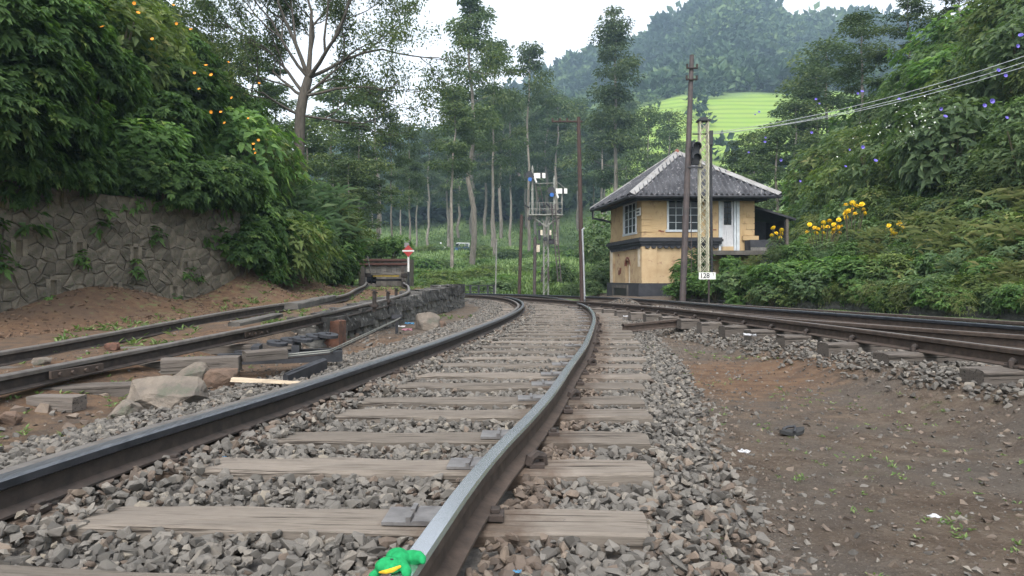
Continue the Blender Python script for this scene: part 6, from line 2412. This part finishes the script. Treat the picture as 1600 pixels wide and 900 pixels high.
def gum_label(x, Y, top):
    where = ('over the right end of the left bank', 'behind the buffer stop', 'behind the red stop board', 'left of the tallest gum', 'behind the iron fence', 'behind the upper semaphore arm', 'behind the lower semaphore arm',
             'behind the telegraph pole', 'over the left cabin eave')[int(np.searchsorted([555, 622, 655, 705, 775, 840, 890, 925], x))]
    size = 'tall' if top < 165 else 'short' if top > 225 else 'medium'
    row = 'front' if Y < 115 else 'back' if Y > 160 else 'middle'
    return '%s hazy gum tree in the %s row, %s' % (size, row, where)
rt_ = np.random.default_rng(33)
spots = []
for trial in range(3000):
    x = rt_.uniform(500, 1000)
    Y = 112 + 90 * rt_.random() ** .9
    if any(abs(x - a) < 12 and abs(Y - b) < 20 for a, b in spots): continue
    if abs(x - 704) < 30 and Y < 118: continue
    spots.append((x, Y))
    top = np.interp(x, [500, 600, 640, 700, 800, 850, 900, 1000], [235, 225, 205, 150, 140, 140, 140, 165]) + rt_.uniform(-8, 70)
    tree_px('gum_tree', GT[int(rt_.integers(5))], x, top, Y, gum_label(x, Y, top), GM, wide=rt_.uniform(1.2, 1.9))
    if len(spots) > 52: break
# slope trees behind the cabin, right of it
for k, (x, ytop, Y) in enumerate(((1178, 208, 58), (1212, 195, 52), (1150, 235, 60), (1243, 158, 56), (1275, 110, 58), (1290, 65, 60))):
    tree_px('bank_tree', GT[3], x, ytop, Y, 'bushy hazy tree behind the cabin, ' + ('second from the left of its group', 'low, over the right roof corner', 'lowest and leftmost, over the right roof slope', 'in the middle of its group, over the lean to', 'just left of the tallest of its group', 'tallest and farthest right of its group')[k], 'bushy trees behind the cabin', wide=1.8)
for k, (x, ytop, Y) in enumerate(((1345, 20, 40), (1420, -15, 38), (1500, -40, 34), (1580, -60, 30))):
    tree_px('bank_tree', GT[(0, 3, 1, 3)[k]], x, ytop, Y, 'dark tree on top of the right bank, ' + ('leftmost of the four', 'second from the left of the four', 'third from the left of the four', 'at the right picture edge')[k], 'dark trees on top of the right bank', wide=1.7)
for k, (x, ytop, Y) in enumerate(((250, -60, 30), (330, 5, 34), (390, 60, 38), (180, -90, 28), (545, 250, 42), (570, 235, 55), (520, 240, 48), (430, 130, 45), (515, 120, 52), (590, 130, 60), (480, 190, 44), (560, 190, 50))):
    tree_px('bank_tree', GT[(3, 0, 1, 3, 3, 0, 3, 0, 2, 4, 3, 0)[k]], x, ytop, Y, 'loose leafy tree behind the left bank, ' + ('above the middle of the rubble wall', 'above the far end of the rubble wall', 'just left of the spreading tree', 'above the left half of the rubble wall', 'lower one just right of the bank end', 'above the left end of the buffer stop', 'right behind the reed clumps', 'behind the trunk of the spreading tree', 'thin crown right of the spreading tree trunk', 'rightmost, left of the tall gums', 'low behind the spreading tree', 'middle height right of the spreading tree')[k], 'leafy trees behind the left bank', wide=1.7)


# the big spreading tree on the left bank
def spreading_tree():
    r = np.random.default_rng(4)
    base = at(466, 262, 24)
    o = empty('spreading_tree', base, 'big spreading tree with sparse fine leaves on the left bank against white sky', 'tree')
    bm = bmesh.new()
    tips = []

    def px_(x, y, dy=0.0):
        p = at(x, y, 24 + dy) - base
        return p

    def grow(p, d, ln, rad, lev):
        n = 4
        pts, rr = [p], [rad]
        dd = d.normalized()
        for k in range(n):
            dd = (dd + Vector(r.normal(0, .10, 3)) + Vector((0, 0, .04))).normalized()
            pts.append(pts[-1] + dd * ln / n)
            rr.append(rad * (1 - .5 * (k + 1) / n))
        tube(bm, pts, rr, 7 if lev < 2 else 4, cap=False)
        if lev >= 2:
            for k in range(1, n + 1): tips.append((pts[k], dd, lev))
        if lev >= 5 or rad < .006: return
        kids = 3 if lev < 4 else 2
        for k in range(kids):
            t = r.uniform(.35, 1.0) if k else 1.0
            i = min(int(t * n), n - 1)
            q_ = pts[i].lerp(pts[i + 1], t * n - i)
            perp = dd.cross(Vector(r.normal(0, 1, 3))).normalized()
            nd = (dd + perp * r.uniform(.45, .95) + Vector((0, 0, .12))).normalized()
            grow(q_, nd, ln * r.uniform(.58, .8), rr[i] * (.68 if k else .78), lev + 1)
    trunk = [px_(466, 275), px_(468, 225), px_(469, 180), px_(474, 150), px_(482, 122)]
    tube(bm, trunk, [.2, .185, .18, .17, .15], 10, cap=False)
    f = trunk[-1]
    for (x, y, dy, ln, rad) in ((490, 70, .3, 1.6, .10), (462, 75, -.4, 1.8, .085), (510, 60, -.6, 1.9, .08)):
        grow(f, px_(x, y, dy) - f, ln * 1.5, rad, 0)
    grow(trunk[3], px_(430, 120, .5) - trunk[3], 1.6, .065, 1)
    grow(trunk[3] + Vector((0, 0, .1)), px_(405, 60, .8) - trunk[3], 2.3, .07, 0)
    grow(trunk[3], px_(540, 100, -.5) - trunk[3], 1.8, .06, 1)
    grow(trunk[2], px_(430, 160, -.5) - trunk[2], 1.5, .06, 2)
    grow(trunk[3], px_(590, 150, -.3) - trunk[3], 2.6, .055, 1)
    grow(trunk[2], px_(560, 190, .4) - trunk[2], 2.2, .045, 1)
    grow(f, px_(620, 40, .4) - f, 2.8, .07, 0)
    grow(f, px_(380, 30, -.6) - f, 2.2, .065, 0)
    link('trunk', bm_mesh('trunk', bm, True), M['bark_brown'], o)
    T_ = [t for t in tips if t[2] >= 3]
    P = np.array([t[0] for t in T_])
    n_lf = 9
    b = np.repeat(P, n_lf, 0) + r.normal(0, .15, (len(P) * n_lf, 3))
    d = r.normal(size=b.shape) + np.array([0, 0, -.5])
    sz = r.uniform(.6, 1.2, len(b))
    V, Fc, T = leaves(b, d, r.normal(size=b.shape), .125 * sz, .055 * sz, .1, 1, r.random(len(b)))
    link('crown', np_mesh('crown', V, Fc, tint=T), M['leaf_tree'], o)
    print('spreading tips', len(tips), len(b))


spreading_tree()

# plants above the buffer stop
for (x, y, s, kind, lb_) in ((572, 396, .7, 'lush', 'bright broad leaved plant on the earth above the buffer stop, left'), (595, 393, .65, 'lush', 'bright broad leaved plant on the earth above the buffer stop, middle'), (616, 388, .8, 'lush', 'tall leafy plant on the earth above the buffer stop, below the red board'),
                             (548, 420, 1.1, 'grey', 'dark overhanging bush at the left end of the buffer stop'), (545, 380, 1.3, 'olive', 'high olive bush left of the buffer stop')):
    shrub('buffer_plant', kind, int(rs_.integers(4)), at(x, y, 31), s, lb_, None, 'plant')

# ------------------------------------------------------------------ meadow: grass and low growth
rg_ = np.random.default_rng(8)
n = 95000
Y = 33.5 + 140 * rg_.random(n) ** 2.2
t = rg_.uniform(-.34, .30, n)
X = t * Y
keep = (x_left(Y) - X < 1) & ~((X > 3.4) & (Y < 31)) & (Y > 36.2) & ~((np.abs(Y - 106) < 7) & (np.abs(X + 9.5) < 5))
X, Y = X[keep], Y[keep]
n = len(X)
b = np.stack([X, Y, tz(X, Y) - .02], 1)
a = rg_.uniform(0, 6.28, n)
d = np.stack([np.cos(a) * .6, np.sin(a) * .6, np.ones(n)], 1)
patch = .5 + .5 * np.sin(X * .5 + 2 * np.sin(Y * .21)) * np.sin(Y * .33 + X * .2)
V, Fc, T = leaves(b, d, np.stack([np.cos(a), np.sin(a), np.zeros(n)], 1), rg_.uniform(.25, .6, n) * (.6 + .6 * patch) * (1 + np.clip(Y - 60, 0, 99) / 150), .10 * (1 + np.clip(Y - 60, 0, 99) / 60), .15, 1, np.clip(patch * .6 + rg_.uniform(0, .4, n), 0, 1))
tag(link('meadow_grass', np_mesh('meadow_grass', V, Fc, tint=T), M['grass']), kind='stuff')
# low bushes on the meadow
GB = 'low bushes dotted over the meadow and lower slope'


def bush_label(X, Y, s):
    where = gum_label(800 + F * X / Y, Y, 200).split(', ')[1]
    row = 'at the meadow foot' if Y < 44 else 'low on the meadow' if Y < 60 else 'halfway up the meadow' if Y < 80 else 'high on the meadow'
    return '%s bush %s, %s' % ('large' if s > 1.15 else 'small' if s < .8 else 'medium', row, where)


for k in range(110):
    for _ in range(30):
        Y = 36 + 80 * rg_.random() ** 1.5
        x = rg_.uniform(530, 1000)
        X = (x - 800) * Y / F
        if X < 3 or Y > 40: break
    s = rg_.uniform(.5, 1.1) * (1 + (Y - 36) / 90)
    shrub('meadow_bush', ('lush', 'grey', 'olive', 'lush', 'fine')[int(rg_.integers(5))], int(rg_.integers(4)), (X, Y, tzs(X, Y) + .15 * s), s, bush_label(X, Y, s), GB, stretch=(1.4, 1.2, rg_.uniform(.5, .9)), stems=False)
for (x, y, Y, s) in ((930, 440, 31, .9), (945, 430, 32, 1.0), (920, 452, 30, .6), (938, 395, 34, 1.3), (895, 455, 32, .6), (950, 365, 38, 1.5), (880, 430, 37, .9)):
    shrub('meadow_bush', 'grey', int(rg_.integers(4)), at(x, y, Y), s, 'grey green bush beside the left wall of the cabin', 'bushes beside the left wall of the cabin', stems=False)
# short weeds along the tracks and on the bare ground
n = 0
WP = []
for (x, y, k, sp) in ((200, 600, 26, .35), (60, 600, 20, .3), (150, 655, 8, .12), (440, 525, 40, .22), (520, 520, 16, .12), (130, 500 + 60, 10, .4), (700, 490, 16, .4), (1115, 808, 6, .05), (1245, 715, 7, .05), (1360, 690, 8, .08), (1480, 790, 10, .08), (1400, 640, 14, .25), (1260, 610, 12, .2), (1560, 690, 8, .15),
                      (1430, 745, 10, .2), (1470, 600 - 30, 4, .05), (1525, 610, 5, .03), (1440, 555, 5, .03), (350, 560, 8, .2), (225, 640, 9, .06), (20, 660, 8, .1), (540, 580, 8, .1), (640, 600, 4, .05)):
    for j in range(k):
        p = on(x, y, 0.0)
        px2, py2 = p.x + rg_.normal(0, sp), p.y + rg_.normal(0, sp * 1.3)
        WP.append((px2, py2, max(tzs(px2, py2), -.1)))
for j in range(420):
    X, Y = rg_.uniform(1.2, 3.2), 2.2 + 8 * rg_.random() ** 1.5
    if math.sin(X * 3 + Y * 2.1) + rg_.normal(0, .5) > .55: WP.append((X, Y, tzs(X, Y)))
for j in range(900):
    Y = rg_.uniform(5, 27)
    X = x_platform(Y) - rg_.uniform(.1, 3.2)
    if X > x_left(Y) and rg_.random() < .5 + .5 * math.sin(Y * 1.3 + X * 2): WP.append((X, Y, tzs(X, Y)))
for j in range(1500):
    Y = rg_.uniform(7, 24)
    X = float(np.interp(Y, FR[:, 1], FR[:, 0])) + rg_.uniform(1.4, 4.5)
    WP.append((X, Y, tzs(X, Y)))
P = np.repeat(np.array(WP), 5, 0)
n = len(P)
P[:, :2] += rg_.normal(0, .012, (n, 2))
a = rg_.uniform(0, 6.28, n)
V, Fc, T = leaves(P, np.stack([np.cos(a), np.sin(a), rg_.uniform(.3, 1.6, n)], 1), np.stack([-np.cos(a), -np.sin(a), np.ones(n)], 1), rg_.uniform(.012, .045, n) * np.where(P[:, 1] > 8, 2.2, 1) * np.where(P[:, 0] < -1, 1.9, 1), rg_.uniform(.006, .014, n) * np.where(P[:, 0] < -1, 1.7, 1) * np.where(P[:, 1] > 8, 1.6, 1), .3, 1, rg_.random(n))
tag(link('weeds', np_mesh('weeds', V, Fc, tint=T), M['grass']), kind='stuff')


# ------------------------------------------------------------------ far slopes: forest
def crown_proto(seed, n=42):
    r = np.random.default_rng(seed)
    d = unit(r.normal(size=(n, 3)))
    d[:, 2] = np.abs(d[:, 2]) * 1.0 - .15
    b = d * r.uniform(.55, 1.05, n)[:, None] * np.array([.8, .8, 1.25])
    V, Fc, T = leaves(b, d + r.normal(0, .6, d.shape), r.normal(size=d.shape), r.uniform(.5, .9, n), .5, .0, 1, np.full(n, .5))
    return V, Fc


CP = [crown_proto(400 + k) for k in range(6)]
n = 9000
Y = 150 + 330 * rg_.random(n) ** .8
t = rg_.uniform(-.75, .8, n)
X = t * Y
tea_m = (Y > 140) & (Y < 240) & (t > .13)
keep = ~(tea_m & (rg_.random(n) > .035))
X, Y = X[keep], Y[keep]
sc = 1.6 + 3.6 * rg_.random(len(X)) ** 1.6
crest = (Y > 405) & (Y < 440)
sc = np.where(crest, sc * rg_.uniform(.8, 1.7, len(X)), sc)
P = np.stack([X, Y, tz(X, Y) + sc * .75], 1)
ti = np.clip(.45 + .4 * np.sin(X * .05 + 2 * np.sin(Y * .04)) + .25 * np.sin(X * .13 + Y * .09) + rg_.normal(0, .28, len(X)), 0, 1)
tag(link('far_forest', scatter_mesh('far_forest', P, sc, CP, rg_, .25, ti), M['leaf_hill']), kind='stuff')

# ------------------------------------------------------------------ haze
if HAZE > 0:
    bm = bmesh.new()
    bx(bm, -640, 640, -600, 640, -3, 215)
    hz = link('haze', bm_mesh('haze', bm))
    m = bpy.data.materials.new('haze_air')
    m.use_nodes = True
    n_ = m.node_tree
    n_.nodes.clear()
    ho_ = n_.nodes.new('ShaderNodeOutputMaterial')
    pv = n_.nodes.new('ShaderNodeVolumePrincipled')
    pv.inputs['Color'].default_value = (.58, .80, 1.0, 1)
    pv.inputs['Density'].default_value = HAZE
    pv.inputs['Anisotropy'].default_value = .2
    n_.links.new(pv.outputs[0], ho_.inputs['Volume'])
    hz.data.materials.append(m)
    tag(hz, kind='stuff')
